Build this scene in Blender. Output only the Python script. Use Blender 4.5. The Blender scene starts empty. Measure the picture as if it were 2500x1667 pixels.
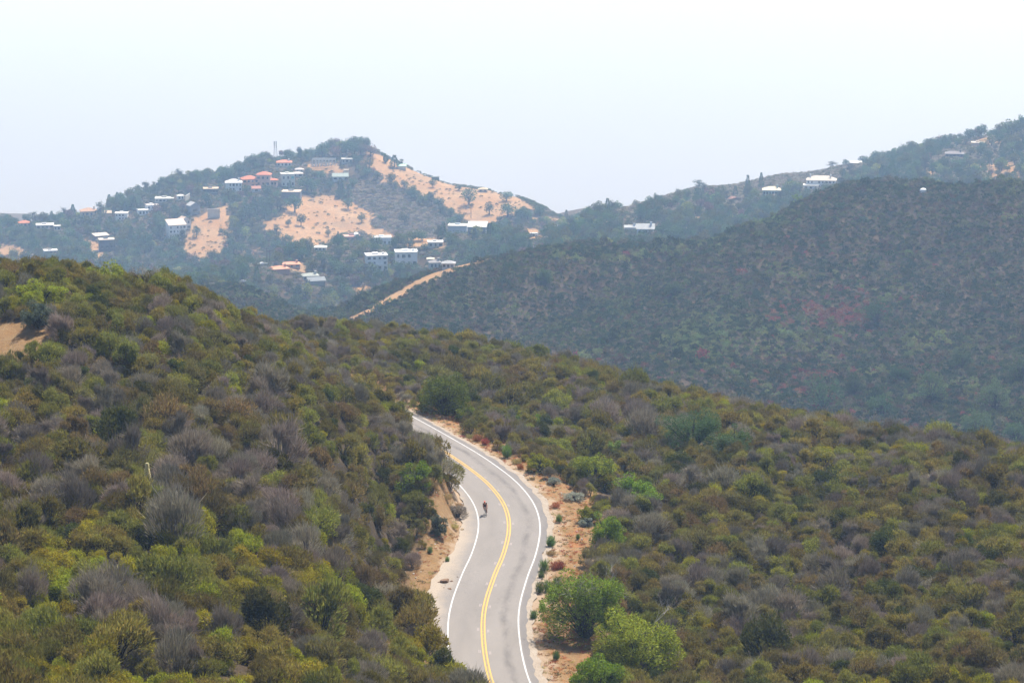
import bpy, bmesh, math, random
import numpy as np
from mathutils import Vector, Matrix, Euler
R = math.radians
random.seed(7); rng = np.random.default_rng(7)
scene = bpy.context.scene
COL = scene.collection

# ------------------------------------------------------------------ camera
F = 5900.0; CX, CY = 1250.0, 833.5; YH = -359.0          # focal length, centre and horizon in photo pixels
PITCH = math.atan((CY - YH) / F)
cam = bpy.data.cameras.new("camera"); camo = bpy.data.objects.new("camera", cam); COL.objects.link(camo)
cam.sensor_width = 36.0; cam.lens = 36.0 * F / 2500.0
cam.clip_start = 1.0; cam.clip_end = 120000.0
camo.location = (0, 0, 0); camo.rotation_euler = (math.pi / 2 - PITCH, 0, 0)
scene.camera = camo

# ------------------------------------------------------------------ sky, sun, exposure
SUN_EL = R(60); SUN_AZ = R(30)      # azimuth from +Y towards +X
world = bpy.data.worlds.new("World"); scene.world = world; world.use_nodes = True
wn = world.node_tree; wn.nodes.clear()
wo = wn.nodes.new('ShaderNodeOutputWorld'); wb = wn.nodes.new('ShaderNodeBackground')
ws = wn.nodes.new('ShaderNodeTexSky'); ws.sky_type = 'NISHITA'; ws.sun_disc = False
ws.sun_elevation = SUN_EL; ws.sun_rotation = SUN_AZ; ws.air_density = 1.0; ws.dust_density = 1.5; ws.ozone_density = 1.0
ws.altitude = 400
wb.inputs['Strength'].default_value = 0.105
wn.links.new(ws.outputs[0], wb.inputs[0]); wn.links.new(wb.outputs[0], wo.inputs[0])
sl = bpy.data.lights.new("sun", 'SUN'); sl.energy = 5.0; sl.angle = R(0.5); sl.color = (1.0, 0.955, 0.89)
so = bpy.data.objects.new("sun", sl); COL.objects.link(so)
sdir = Vector((math.sin(SUN_AZ) * math.cos(SUN_EL), math.cos(SUN_AZ) * math.cos(SUN_EL), math.sin(SUN_EL)))
so.rotation_euler = sdir.to_track_quat('Z', 'Y').to_euler(); so.location = sdir * 50
vs = scene.view_settings
vs.view_transform = 'Standard'; vs.look = 'None'; vs.gamma = 1.0; vs.use_curve_mapping = False
vs.exposure = 0.75
scene.cycles.max_bounces = 5; scene.cycles.transparent_max_bounces = 8; scene.cycles.volume_bounces = 1
scene.cycles.use_denoising = True; scene.cycles.denoising_prefilter = 'ACCURATE'; scene.cycles.denoising_input_passes = 'RGB_ALBEDO_NORMAL'

# ------------------------------------------------------------------ helpers: naming
def tag(o, label=None, cat=None, group=None, kind=None):
    if label: o['label'] = label
    if cat: o['category'] = cat
    if group: o['group'] = group
    if kind: o['kind'] = kind
    return o
def link(o, parent=None):
    COL.objects.link(o)
    if parent is not None: o.parent = parent
    return o
def empty(name, loc, rz=0.0, rx=0.0, ry=0.0, s=1.0):
    o = bpy.data.objects.new(name, None); o.location = loc; o.rotation_euler = (rx, ry, rz)
    o.scale = (s, s, s) if not hasattr(s, '__len__') else s
    o.empty_display_size = .5; COL.objects.link(o); return o
def copy_tree(src, parent=None):
    c = src.copy(); COL.objects.link(c); c.parent = parent
    for ch in list(src.children): copy_tree(ch, c)
    return c

# ------------------------------------------------------------------ helpers: photo pixel <-> world
cp, sp = math.cos(PITCH), math.sin(PITCH)
def ray(px, py):
    u = (np.asarray(px, float) - CX) / F; v = -(np.asarray(py, float) - CY) / F
    dy = cp + v * sp; dz = -sp + v * cp
    return u / dy, dz / dy           # X per Y, Z per Y
def at(px, py, Y):
    a, b = ray(px, py); return np.array([a * Y, Y, b * Y])
def proj(P):
    P = np.asarray(P, float)
    fwd = P[..., 1] * cp - P[..., 2] * sp; up = P[..., 1] * sp + P[..., 2] * cp
    fwd = np.where(fwd < 1e-3, 1e-3, fwd)
    return CX + F * P[..., 0] / fwd, CY - F * up / fwd
def inpoly(x, y, poly):
    x = np.asarray(x); y = np.asarray(y); r = np.zeros(x.shape, bool); n = len(poly)
    for i in range(n):
        x1, y1 = poly[i]; x2, y2 = poly[(i + 1) % n]
        if y1 == y2: continue
        c = ((y1 > y) != (y2 > y)) & (x < (x2 - x1) * (y - y1) / (y2 - y1) + x1); r ^= c
    return r
def smooth(a, b, x):
    t = np.clip((x - a) / (b - a), 0, 1); return t * t * (3 - 2 * t)
_perm = rng.permutation(512); _val = rng.random(512)
def vnoise(x, y):
    xi = np.floor(x).astype(int); yi = np.floor(y).astype(int); xf = x - xi; yf = y - yi
    xf = xf * xf * (3 - 2 * xf); yf = yf * yf * (3 - 2 * yf)
    h = lambda a, b: _val[(_perm[(a & 511)] + b) & 511]
    return (h(xi, yi) * (1 - xf) + h(xi + 1, yi) * xf) * (1 - yf) + (h(xi, yi + 1) * (1 - xf) + h(xi + 1, yi + 1) * xf) * yf
def fbm(x, y, o=3):
    s = 0; a = .5
    for i in range(o): s = s + a * (vnoise(x * 2 ** i + 17 * i, y * 2 ** i + 31 * i) * 2 - 1); a *= .5
    return s

# ------------------------------------------------------------------ the road line (X, Y in metres), fitted from its painted lines
ROADXY = [(60, 158), (42, 160), (30, 163), (21, 167), (14, 172), (8.5, 178), (4.2, 184), (1.2, 190), (-.6, 195), (-1.6, 200), (-2.15, 205), (-2.6, 212), (-2.8, 220), (-2.55, 226), (-2.1, 231), (-1.6, 236), (-1.05, 240),
          (-0.6, 245), (-0.3, 250), (-0.35, 255), (-0.8, 260), (-1.75, 265), (-3.1, 270), (-4.95, 275), (-7.0, 280), (-9.4, 285), (-11.9, 290), (-14.5, 295), (-17.2, 300),
          (-20.6, 306), (-25, 312), (-31, 318), (-39, 323), (-50, 326), (-64, 327), (-80, 326)]
def chaikin(P, n):
    for _ in range(n):
        Q = [P[0]]
        for a, b in zip(P[:-1], P[1:]):
            Q += [(a[0] * .75 + b[0] * .25, a[1] * .75 + b[1] * .25), (a[0] * .25 + b[0] * .75, a[1] * .25 + b[1] * .75)]
        Q.append(P[-1]); P = Q
    return P
RD = np.array(chaikin(ROADXY, 2)); 
_s = np.r_[0, np.cumsum(np.linalg.norm(np.diff(RD, axis=0), axis=1))]
_ss = np.arange(0, _s[-1], .5); RD = np.c_[np.interp(_ss, _s, RD[:, 0]), np.interp(_ss, _s, RD[:, 1])]
for _ in range(6): RD[1:-1] = (RD[:-2] + 2 * RD[1:-1] + RD[2:]) / 4
RT = np.gradient(RD, axis=0); RT /= np.linalg.norm(RT, axis=1)[:, None]
RN = np.c_[RT[:, 1], -RT[:, 0]]       # right of travel away from camera (+X side)
def road_z(Y): 
    t = np.asarray(Y, float) - 255
    return -71.22 + .01565 * t + .00028 * np.minimum(t * t, 4900)
def road_sd(X, Y):
    """signed distance to the centre line (right positive) and road height, for points within the near zone"""
    X = np.asarray(X, float); Y = np.asarray(Y, float); sh = X.shape; X = X.ravel(); Y = Y.ravel()
    sd = np.full(X.shape, 999.0); rz = np.full(X.shape, -71.0)
    m = (Y > 140) & (Y < 345) & (np.abs(X) < 95)
    idx = np.nonzero(m)[0]; C = RD[::2]; N = RN[::2]
    for k in range(0, len(idx), 20000):
        ii = idx[k:k + 20000]; dx = X[ii, None] - C[None, :, 0]; dy = Y[ii, None] - C[None, :, 1]
        d2 = dx * dx + dy * dy; j = d2.argmin(1); a = np.arange(len(ii))
        s = dx[a, j] * N[j, 0] + dy[a, j] * N[j, 1]
        sd[ii] = np.sign(s) * np.sqrt(d2[a, j]); rz[ii] = road_z(C[j, 1])
    return sd.reshape(sh), rz.reshape(sh)
def leftw(Y):   # paved and level width left of the centre line: a turnout on the inside of the bend
    return np.interp(Y, [150, 200, 212, 222, 232, 246, 256, 263, 280], [3.8, 3.9, 4.6, 6.0, 6.0, 5.2, 5.2, 4.3, 3.9])

# ------------------------------------------------------------------ terrain control points: photo pixel + distance
CP = []
def c(*a):
    for (px, py, Y) in a: p = at(px, py, Y); CP.append((p[0] / p[1], Y, p[2]))
def w(*a):
    for (u, Y, z) in a: CP.append((u, Y, z))
# near left spur
c((0, 1667, 155), (300, 1667, 158), (600, 1667, 165), (900, 1667, 180), (0, 1400, 180), (300, 1400, 183), (600, 1400, 190), (850, 1400, 208),
  (0, 1185, 202), (350, 1185, 205), (700, 1185, 215), (880, 1200, 238), (0, 1000, 222), (300, 1000, 225), (600, 1000, 235), (850, 1000, 262),
  (0, 850, 240), (300, 850, 245), (600, 850, 262), (800, 870, 305), (0, 674, 268), (150, 669, 270), (400, 702, 275), (520, 752, 285), (620, 805, 305),
  (960, 1230, 252), (940, 1340, 238), (925, 1440, 222), (1000, 1530, 208), (1040, 1550, 203), (1095, 1590, 198), (1120, 1640, 192), (1165, 1700, 186), (1200, 1730, 182), (1000, 1650, 193),
  (700, 812, 350), (800, 812, 365), (900, 815, 372), (1000, 828, 375), (1200, 862, 375), (1400, 908, 370), (1700, 985, 355), (2000, 1045, 335), (2300, 1092, 315), (2500, 1125, 300),
  (900, 900, 335), (1060, 960, 325), (1200, 960, 335), (1250, 1060, 302), (1400, 1050, 310), (1400, 1150, 285), (1600, 1150, 288), (1500, 1300, 255), (1700, 1300, 255), (2000, 1300, 262), (2500, 1300, 258),
  (1450, 1450, 232), (1700, 1500, 228), (2100, 1500, 228), (2500, 1500, 222), (1500, 1667, 207), (1700, 1667, 206), (2100, 1667, 205), (2500, 1667, 198))
w((-9.6 / 266, 266, -67.2), (-11.4 / 272, 272, -67.8), (-14 / 279, 279, -65.8), (-16.4 / 284, 284, -65.0), (-20 / 288, 288, -64.2), (-26 / 290, 290, -60.5), (-24 / 298, 298, -63.0), (-11 / 261, 261, -66.2), (-14 / 268, 268, -65.0))
# shoulder behind the camera side and the valley beyond the near ridge
w((-.5, 60, -26), (0, 60, -26), (.5, 60, -26), (-.2, 110, -42), (0, 110, -47), (.2, 110, -46), (0, 150, -62), (.1, 160, -62), (.2, 150, -58), (-.6, 150, -40), (.6, 150, -52),
  (-.45, 260, -38), (.45, 260, -58), (-.6, 400, -70), (.6, 400, -90),
  (-.2, 345, -82), (-.2, 450, -128), (-.1, 450, -128), (0, 470, -128), (.1, 450, -128), (.21, 400, -112), (.21, 480, -135),
  (.1, 620, -178), (.2, 600, -172), (0, 650, -185), (-.1, 700, -200), (-.2, 800, -212), (-.2, 550, -160), (-.45, 700, -190), (.45, 650, -140), (-.2, 1200, -255), (-.1, 1200, -250), (-.45, 1300, -270))
# middle dark hill
c((850, 790, 900), (1000, 708, 960), (1100, 658, 990), (1190, 624, 1010), (1300, 608, 1020), (1400, 603, 1030), (1640, 607, 1040), (1800, 556, 1050), (1950, 491, 1060), (2060, 464, 1060), (2280, 458, 1060), (2400, 456, 1060), (2500, 455, 1050),
  (1200, 720, 955), (1300, 840, 880), (1400, 720, 960), (1600, 700, 985), (1500, 860, 850), (1700, 900, 800), (1750, 700, 960), (2000, 600, 1000), (2000, 750, 930), (2000, 900, 840), (2300, 600, 990), (2300, 750, 920),
  (2300, 900, 830), (2300, 1030, 740), (2500, 600, 980), (2500, 800, 880), (2500, 1000, 760), (1050, 790, 900), (800, 775, 1010), (720, 772, 1080), (640, 768, 1180), (900, 730, 1050))
w((.0, 1180, -222), (.1, 1180, -206), (.2, 1180, -188), (-.05, 1200, -238), (.45, 1000, -120))
# settled ridge behind it
c((560, 705, 1330), (640, 668, 1380), (700, 640, 1420), (780, 617, 1450), (880, 602, 1480), (1000, 590, 1500), (1100, 587, 1500), (1200, 584, 1500), (1300, 580, 1500), (1400, 573, 1500), (1480, 573, 1480),
  (700, 720, 1370), (640, 760, 1330), (800, 690, 1400), (900, 680, 1410), (1000, 655, 1440), (1200, 612, 1460), (1500, 590, 1440), (1640, 590, 1400), (1500, 562, 1500), (1700, 555, 1480), (1800, 530, 1550), (1800, 490, 1700),
  (1430, 545, 1580), (1500, 527, 1650), (1560, 507, 1750), (1700, 467, 1850), (1900, 427, 1900), (2050, 410, 1900), (2250, 366, 1850), (2400, 335, 1820), (2500, 316, 1800),
  (1900, 480, 1700), (2000, 455, 1750), (2200, 440, 1620), (2200, 400, 1750), (2400, 430, 1600), (2400, 370, 1750), (2500, 440, 1500))
w((-.1, 1620, -292), (-.05, 1620, -290), (0.02, 1620, -286), (.1, 2300, -330), (.2, 2300, -300), (.03, 2100, -310), (.45, 1800, -180), (-.45, 1900, -330))
# far hill with the houses
c((0, 550, 1900), (100, 542, 1900), (200, 528, 1900), (300, 499, 1900), (420, 460, 1900), (500, 445, 1920), (620, 410, 1960), (700, 390, 2000), (800, 376, 2000), (870, 366, 2000), (905, 369, 2000), (930, 383, 2000), (980, 407, 1980),
  (1060, 438, 1960), (1130, 460, 1940), (1190, 470, 1920), (1280, 490, 1900), (1330, 512, 1880), (1395, 545, 1850),
  (0, 600, 1830), (200, 590, 1800), (300, 560, 1830), (400, 620, 1750), (400, 540, 1830), (500, 520, 1840), (500, 600, 1760), (600, 480, 1880), (600, 560, 1800), (600, 640, 1700), (700, 470, 1900), (700, 560, 1800), (750, 600, 1750),
  (800, 440, 1950), (800, 540, 1840), (900, 480, 1920), (900, 560, 1820), (1000, 480, 1900), (1000, 545, 1830), (1100, 510, 1870), (1100, 550, 1820), (1200, 520, 1850), (1200, 555, 1800), (1300, 545, 1820),
  (0, 640, 1680), (200, 650, 1620), (450, 700, 1500))
# ground falling away behind the far crests
c((0, 575, 2040), (100, 567, 2040), (200, 553, 2040), (300, 522, 2040), (420, 485, 2040), (500, 470, 2050), (620, 435, 2080), (700, 414, 2100), (800, 402, 2100), (870, 392, 2100), (930, 410, 2100), (980, 434, 2100), (1060, 465, 2080),
  (1130, 487, 2070), (1190, 497, 2060), (1280, 517, 2040), (1330, 540, 2020), (1395, 575, 1990), (1500, 555, 1800), (1560, 535, 1880), (1700, 495, 1980), (1900, 455, 2020), (2050, 440, 2020), (2250, 396, 1980), (2400, 365, 1950), (2500, 346, 1930))
def segdist(x, y, P):
    d = np.full(np.shape(x), 1e9)
    for (x1, y1), (x2, y2) in zip(P[:-1], P[1:]):
        t = np.clip(((x - x1) * (x2 - x1) + (y - y1) * (y2 - y1)) / ((x2 - x1) ** 2 + (y2 - y1) ** 2), 0, 1); d = np.minimum(d, np.hypot(x - x1 - t * (x2 - x1), y - y1 - t * (y2 - y1)))
    return d
GULLY = [tuple(at(*q)[:2]) for q in ((1650, 622, 1040), (1520, 672, 1000), (1400, 722, 965), (1280, 770, 925), (1190, 800, 900))]
GULLY2 = [tuple(at(*q)[:2]) for q in ((2180, 560, 1030), (2160, 680, 960), (2110, 800, 900), (2000, 870, 860), (1850, 905, 840))]
SEA = -450.0
for u in (-.6, -.4, -.2, -.1, 0, .1, .2, .4, .6): w((u, 2600, -395), (u, 3300, -480))
CP = np.array(CP); US = 4.5
def _feat(u, Y): return np.c_[np.ravel(u) * US, np.log(np.ravel(Y))]
A = _feat(CP[:, 0], CP[:, 1]); n = len(A)
def _K(P, Q):
    d2 = ((P[:, None, :] - Q[None, :, :]) ** 2).sum(-1); return .5 * d2 * np.log(d2 + 1e-12)
M = np.zeros((n + 3, n + 3)); M[:n, :n] = _K(A, A) + np.eye(n) * 1e-5; M[:n, n:] = np.c_[np.ones(n), A]; M[n:, :n] = M[:n, n:].T
_sol = np.linalg.solve(M, np.r_[CP[:, 2], 0, 0, 0])
GU = np.linspace(-.7, .7, 421); GW = np.linspace(math.log(8), math.log(3500), 700)
gu, gw = np.meshgrid(GU, GW); Q = np.c_[gu.ravel() * US, gw.ravel()]
H0 = np.concatenate([_K(Q[k:k + 20000], A) @ _sol[:n] + _sol[n] + Q[k:k + 20000] @ _sol[n + 1:] for k in range(0, len(Q), 20000)]).reshape(gu.shape)
def height(X, Y, carve=True):
    X = np.asarray(X, float); Y = np.asarray(Y, float)
    Yc = np.clip(Y, 8, 3499); fu = np.clip((X / Yc - GU[0]) / (GU[1] - GU[0]), 0, len(GU) - 1.001); fw = np.clip((np.log(Yc) - GW[0]) / (GW[1] - GW[0]), 0, len(GW) - 1.001)
    i = fu.astype(int); j = fw.astype(int); a = fu - i; b = fw - j
    z = (H0[j, i] * (1 - a) + H0[j, i + 1] * a) * (1 - b) + (H0[j + 1, i] * (1 - a) + H0[j + 1, i + 1] * a) * b
    # relief: gullies and hummocks, larger on the far hills
    amp = np.interp(Y, [100, 400, 700, 1000, 1800, 2600], [.5, .6, 4.0, 5.0, 3.5, 3.0])
    z = z + amp * fbm(X / 70 + 3, Y / 90 + 7, 4) - smooth(600, 700, Y) * (1 - smooth(950, 1020, Y)) * 5.5 * np.abs(fbm((X + .25 * Y) / 85 + 1, (Y - .2 * X) / 240 + 5, 3))
    z = z - 7.5 * np.exp(-(segdist(X, Y, GULLY) / 15) ** 2) - 5 * np.exp(-(segdist(X, Y, GULLY2) / 14) ** 2)
    near = np.minimum(z, -.4 * Y - 1.8); z = np.where(Y < 60, near, z)
    if carve:
        sd, rz = road_sd(X, Y)
        if np.any(np.abs(sd) < 60):
            lw = leftw(Y); bump = .22 * fbm(X / 1.7, Y / 1.7, 3)
            ab = -sd - lw
            left = rz - .12 + (z - rz) * smooth(0, np.interp(Y, [210, 225, 254, 262], [2.0, 3.2, 3.2, 2.2]), ab) + bump * smooth(0, 1.2, ab) * 1.6
            sw = np.interp(Y, [150, 205, 225, 250, 262, 280, 300], [9.5, 9.0, 8.6, 9.6, 8.8, 6.2, 5.4])
            rr = sd - 4.3
            shoulder = rz - .12 - .04 * rr + bump * smooth(0.4, 2, rr)
            right = shoulder + (np.minimum(z, rz - .6) - shoulder) * smooth(sw - 4.3, sw + 6, rr)
            zz = np.where(sd < -lw, left, np.where(sd > 4.3, right, rz - .12))
            z = np.where(np.abs(sd) < 60, zz, z)
    return z
YS = np.geomspace(120, 3300, 5000)
def hit(px, py):
    a, b = ray(px, py); z = height(a * YS, YS, False) if py < 800 else height(a * YS, YS)
    k = np.nonzero(z > b * YS)[0]; far_ = np.nonzero(YS > 1400)[0]; j = k[0] if len(k) and YS[k[0]] < 2300 else far_[np.argmax((z / YS)[far_])]
    Y = YS[j]; return np.array([a * Y, Y, z[j]])
LOS = {}
_uu = np.linspace(-.45, .45, 361); _gz = height((_uu[:, None] * YS[None, ::3]), np.broadcast_to(YS[None, ::3], (361, len(YS[::3]))), False) / YS[None, ::3]
_hor = np.maximum.accumulate(_gz, axis=1)      # running horizon slope
def visible(X, Y, Z, up):
    """is the point raised by `up` metres above the running horizon"""
    i = np.clip(((X / Y - _uu[0]) / (_uu[1] - _uu[0])).astype(int), 0, 360); yy = YS[::3]
    j = np.clip(np.searchsorted(yy, Y) - 2, 0, len(yy) - 1)
    return (Z + up) / Y > _hor[i, j]

# ------------------------------------------------------------------ materials
def mat(name, color, rough=.8, noise=None, island=0, spec=.2, trans=0, rnd=0, metal=0, bump=0, bscale=5.0):
    """principled surface, colour mixed with `noise` = (colour2, scale, contrast); rnd varies per object, island per leaf"""
    m = bpy.data.materials.new(name); m.use_nodes = True; nt = m.node_tree; N = nt.nodes; L = nt.links; N.clear()
    out = N.new('ShaderNodeOutputMaterial'); b = N.new('ShaderNodeBsdfPrincipled')
    b.inputs['Roughness'].default_value = rough; b.inputs['Specular IOR Level'].default_value = spec; b.inputs['Metallic'].default_value = metal
    rgb = N.new('ShaderNodeRGB'); rgb.outputs[0].default_value = (*color, 1); cur = rgb.outputs[0]
    if noise:
        tc = N.new('ShaderNodeTexCoord'); nz = N.new('ShaderNodeTexNoise'); nz.inputs['Scale'].default_value = noise[1]; nz.inputs['Detail'].default_value = 5
        L.new(tc.outputs['Object'], nz.inputs['Vector'])
        mr = N.new('ShaderNodeMapRange'); k = noise[2]; mr.inputs[1].default_value = .5 - .25 / k; mr.inputs[2].default_value = .5 + .25 / k; L.new(nz.outputs[0], mr.inputs[0])
        mx = N.new('ShaderNodeMix'); mx.data_type = 'RGBA'; L.new(mr.outputs[0], mx.inputs[0]); L.new(cur, mx.inputs[6]); mx.inputs[7].default_value = (*noise[0], 1); cur = mx.outputs[2]
    def vary(sock, amt, hue):
        nonlocal cur
        hs = N.new('ShaderNodeHueSaturation'); L.new(cur, hs.inputs['Color'])
        m1 = N.new('ShaderNodeMapRange'); m1.inputs[3].default_value = 1 - amt; m1.inputs[4].default_value = 1 + amt; L.new(sock, m1.inputs[0]); L.new(m1.outputs[0], hs.inputs['Value'])
        ma = N.new('ShaderNodeMath'); ma.operation = 'MULTIPLY'; ma.inputs[1].default_value = 7.31; L.new(sock, ma.inputs[0])
        fr = N.new('ShaderNodeMath'); fr.operation = 'FRACT'; L.new(ma.outputs[0], fr.inputs[0])
        m2 = N.new('ShaderNodeMapRange'); m2.inputs[3].default_value = .5 - hue; m2.inputs[4].default_value = .5 + hue; L.new(fr.outputs[0], m2.inputs[0]); L.new(m2.outputs[0], hs.inputs['Hue'])
        cur = hs.outputs[0]
    if island:
        g = N.new('ShaderNodeNewGeometry'); vary(g.outputs['Random Per Island'], island, .02)
    if rnd:
        oi = N.new('ShaderNodeObjectInfo'); vary(oi.outputs['Random'], rnd, .03)
    L.new(cur, b.inputs['Base Color'])
    if bump:
        tc = N.new('ShaderNodeTexCoord'); nz = N.new('ShaderNodeTexNoise'); nz.inputs['Scale'].default_value = bscale; nz.inputs['Detail'].default_value = 6
        L.new(tc.outputs['Object'], nz.inputs['Vector']); bp = N.new('ShaderNodeBump'); bp.inputs['Strength'].default_value = bump; bp.inputs['Distance'].default_value = .3
        L.new(nz.outputs[0], bp.inputs['Height']); L.new(bp.outputs[0], b.inputs['Normal'])
    if trans:
        t = N.new('ShaderNodeBsdfTranslucent'); L.new(cur, t.inputs[0]); ms = N.new('ShaderNodeMixShader'); ms.inputs[0].default_value = trans
        L.new(b.outputs[0], ms.inputs[1]); L.new(t.outputs[0], ms.inputs[2]); L.new(ms.outputs[0], out.inputs[0])
    else: L.new(b.outputs[0], out.inputs[0])
    return m
M_ = {}
def leaf(k, col, tr=.35, rnd=.3, isl=.35): M_[k] = mat(k, col, .75, None, isl, .15, tr, rnd)
leaf('leaf_olive', (.240, .215, .042), .38, .3, .45); leaf('leaf_grey', (.285, .240, .175), .2, .3, .45); leaf('leaf_yellow', (.31, .29, .020), .4, .25, .4); leaf('leaf_dark', (.100, .105, .022)); leaf('leaf_brown', (.215, .172, .055), .35, .3, .45)
leaf('leaf_hill', (.100, .114, .034), .35, .45); leaf('leaf_hill_dark', (.042, .064, .020), .35, .4); leaf('leaf_hill_grey', (.125, .110, .060), .3, .45); leaf('leaf_hill_green', (.160, .190, .060)); leaf('leaf_hill_brown', (.110, .075, .04))
leaf('leaf_bright', (.135, .22, .045), .4); leaf('leaf_red', (.24, .085, .060), .3); leaf('leaf_sage', (.30, .32, .22), .2); leaf('leaf_straw', (.42, .33, .13), .3); leaf('leaf_rust', (.40, .15, .06), .3)
leaf('leaf_oak', (.085, .135, .045), .3, .3, .3); leaf('leaf_pine', (.055, .105, .040), .2, .25, .3); leaf('leaf_gum', (.10, .115, .07), .3); leaf('leaf_mauve', (.17, .11, .085), .2); leaf('leaf_lime', (.21, .24, .05), .4); leaf('leaf_gold', (.42, .27, .05), .4)
M_['wood_grey'] = mat('wood_grey', (.20, .175, .155), .9, None, .3, .1); M_['wood_dark'] = mat('wood_dark', (.055, .045, .038), .9, None, .3, .1)

# ------------------------------------------------------------------ ground
def grid_mesh(name, X, Y, Z):
    r, c_ = X.shape; me = bpy.data.meshes.new(name); co = np.stack([X, Y, Z], -1).reshape(-1, 3).astype(np.float32)
    i = np.arange(r * c_).reshape(r, c_); q = np.stack([i[:-1, :-1], i[:-1, 1:], i[1:, 1:], i[1:, :-1]], -1).reshape(-1, 4)
    me.vertices.add(len(co)); me.vertices.foreach_set('co', co.ravel()); me.loops.add(q.size); me.loops.foreach_set('vertex_index', q.ravel().astype(np.int32))
    me.polygons.add(len(q)); me.polygons.foreach_set('loop_start', np.arange(0, q.size, 4, dtype=np.int32)); me.polygons.foreach_set('loop_total', np.full(len(q), 4, np.int32))
    me.polygons.foreach_set('use_smooth', np.ones(len(q), bool)); me.update(); me.validate(); return me
# bare ground seen in the photo (outlines on the hills, in photo pixels): True where nothing tall grows
BARE_FAR = [
 [(640, 545), (700, 502), (740, 478), (850, 488), (872, 505), (928, 532), (905, 558), (860, 572), (800, 592), (740, 600), (690, 592), (645, 562)],
 [(878, 385), (895, 368), (930, 380), (990, 408), (1060, 437), (1130, 458), (1105, 482), (1060, 482), (1000, 468), (960, 450), (905, 412)],
 [(1050, 480), (1130, 458), (1250, 474), (1300, 505), (1240, 520), (1200, 548), (1150, 548), (1095, 512)],
 [(500, 520), (560, 498), (565, 560), (545, 620), (480, 655), (440, 610), (450, 570)], [(200, 588), (232, 588), (285, 640), (225, 640)], [(0, 595), (60, 610), (85, 640), (0, 640)],
 [(860, 550), (930, 560), (985, 585), (930, 590)], [(755, 405), (830, 404), (830, 418), (760, 416)], [(680, 500), (720, 470), (760, 480), (720, 520)]]
BARE_C = [[(520, 730), (545, 705), (592, 682), (590, 690), (545, 722)], [(650, 655), (740, 640), (752, 668), (690, 664)], [(985, 582), (1060, 574), (1085, 602), (1000, 606)], [(848, 700), (905, 700), (915, 727), (855, 722)],
 [(1680, 530), (1735, 528), (1735, 548)], [(2372, 402), (2480, 395), (2500, 450), (2400, 458)], [(1240, 565), (1320, 562), (1330, 576), (1250, 580)], [(2370, 340), (2440, 325), (2440, 352), (2380, 352)],
 [(2050, 438), (2100, 428), (2100, 444), (2055, 450)], [(2250, 415), (2290, 420), (2280, 436), (2250, 430)], [(560, 640), (640, 600), (640, 612), (570, 660)]]
SPINE = [(855, 783), (900, 757), (950, 730), (1000, 703), (1050, 678), (1100, 656), (1150, 637), (1212, 622)]
TRAILS = [[(700, 575), (760, 555), (830, 532), (870, 520)], [(735, 490), (760, 515), (800, 520), (850, 514)], [(735, 500), (790, 503), (845, 512)], [(1300, 534), (1340, 532), (1375, 540)], [(935, 445), (970, 440), (985, 425), (1040, 420)]]
def bare(X, Y, Z, wk=1.0):
    px, py = proj(np.stack([X, Y, Z], -1)); wob = np.where(Y < 600, 7.0, 22.0) * wk * fbm(X / np.where(Y < 600, 6, 22), Y / 22, 5)
    b = np.zeros(X.shape)
    far = Y > 1550; mid = (Y > 1200) & (px < 3000); B = (Y > 850) & (Y < 1150)
    for P in BARE_FAR: b = np.where(far & inpoly(px + wob, py + wob * .6, P), 1, b)
    for P in BARE_C: b = np.where(mid & inpoly(px + wob * .7, py + wob * .4, P), 1, b)
    b = np.where(B & (segdist(px + wob * .6, py + wob * .3, SPINE) < 7), 1, b)
    for T in TRAILS: b = np.where(far & (segdist(px, py, T) < 3.0), 1, b)
    b = np.where((Y > 170) & (Y < 260) & inpoly(px + wob, py + wob, [(-80, 770), (40, 792), (115, 797), (135, 845), (95, 888), (-80, 900)]), 1, b)
    return b
us = np.unique(np.concatenate([np.linspace(-.6, -.26, 60), np.linspace(-.26, .26, 190 * 2), np.linspace(.26, .6, 60)]))
yg = np.unique(np.concatenate([np.geomspace(10, 160, 120), np.geomspace(160, 345, 290), np.geomspace(345, 700, 120), np.geomspace(700, 2300, 460), np.geomspace(2300, 3450, 30)]))
UG, YG = np.meshgrid(us, yg); XG = UG * YG; ZG = height(XG, YG)
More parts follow.
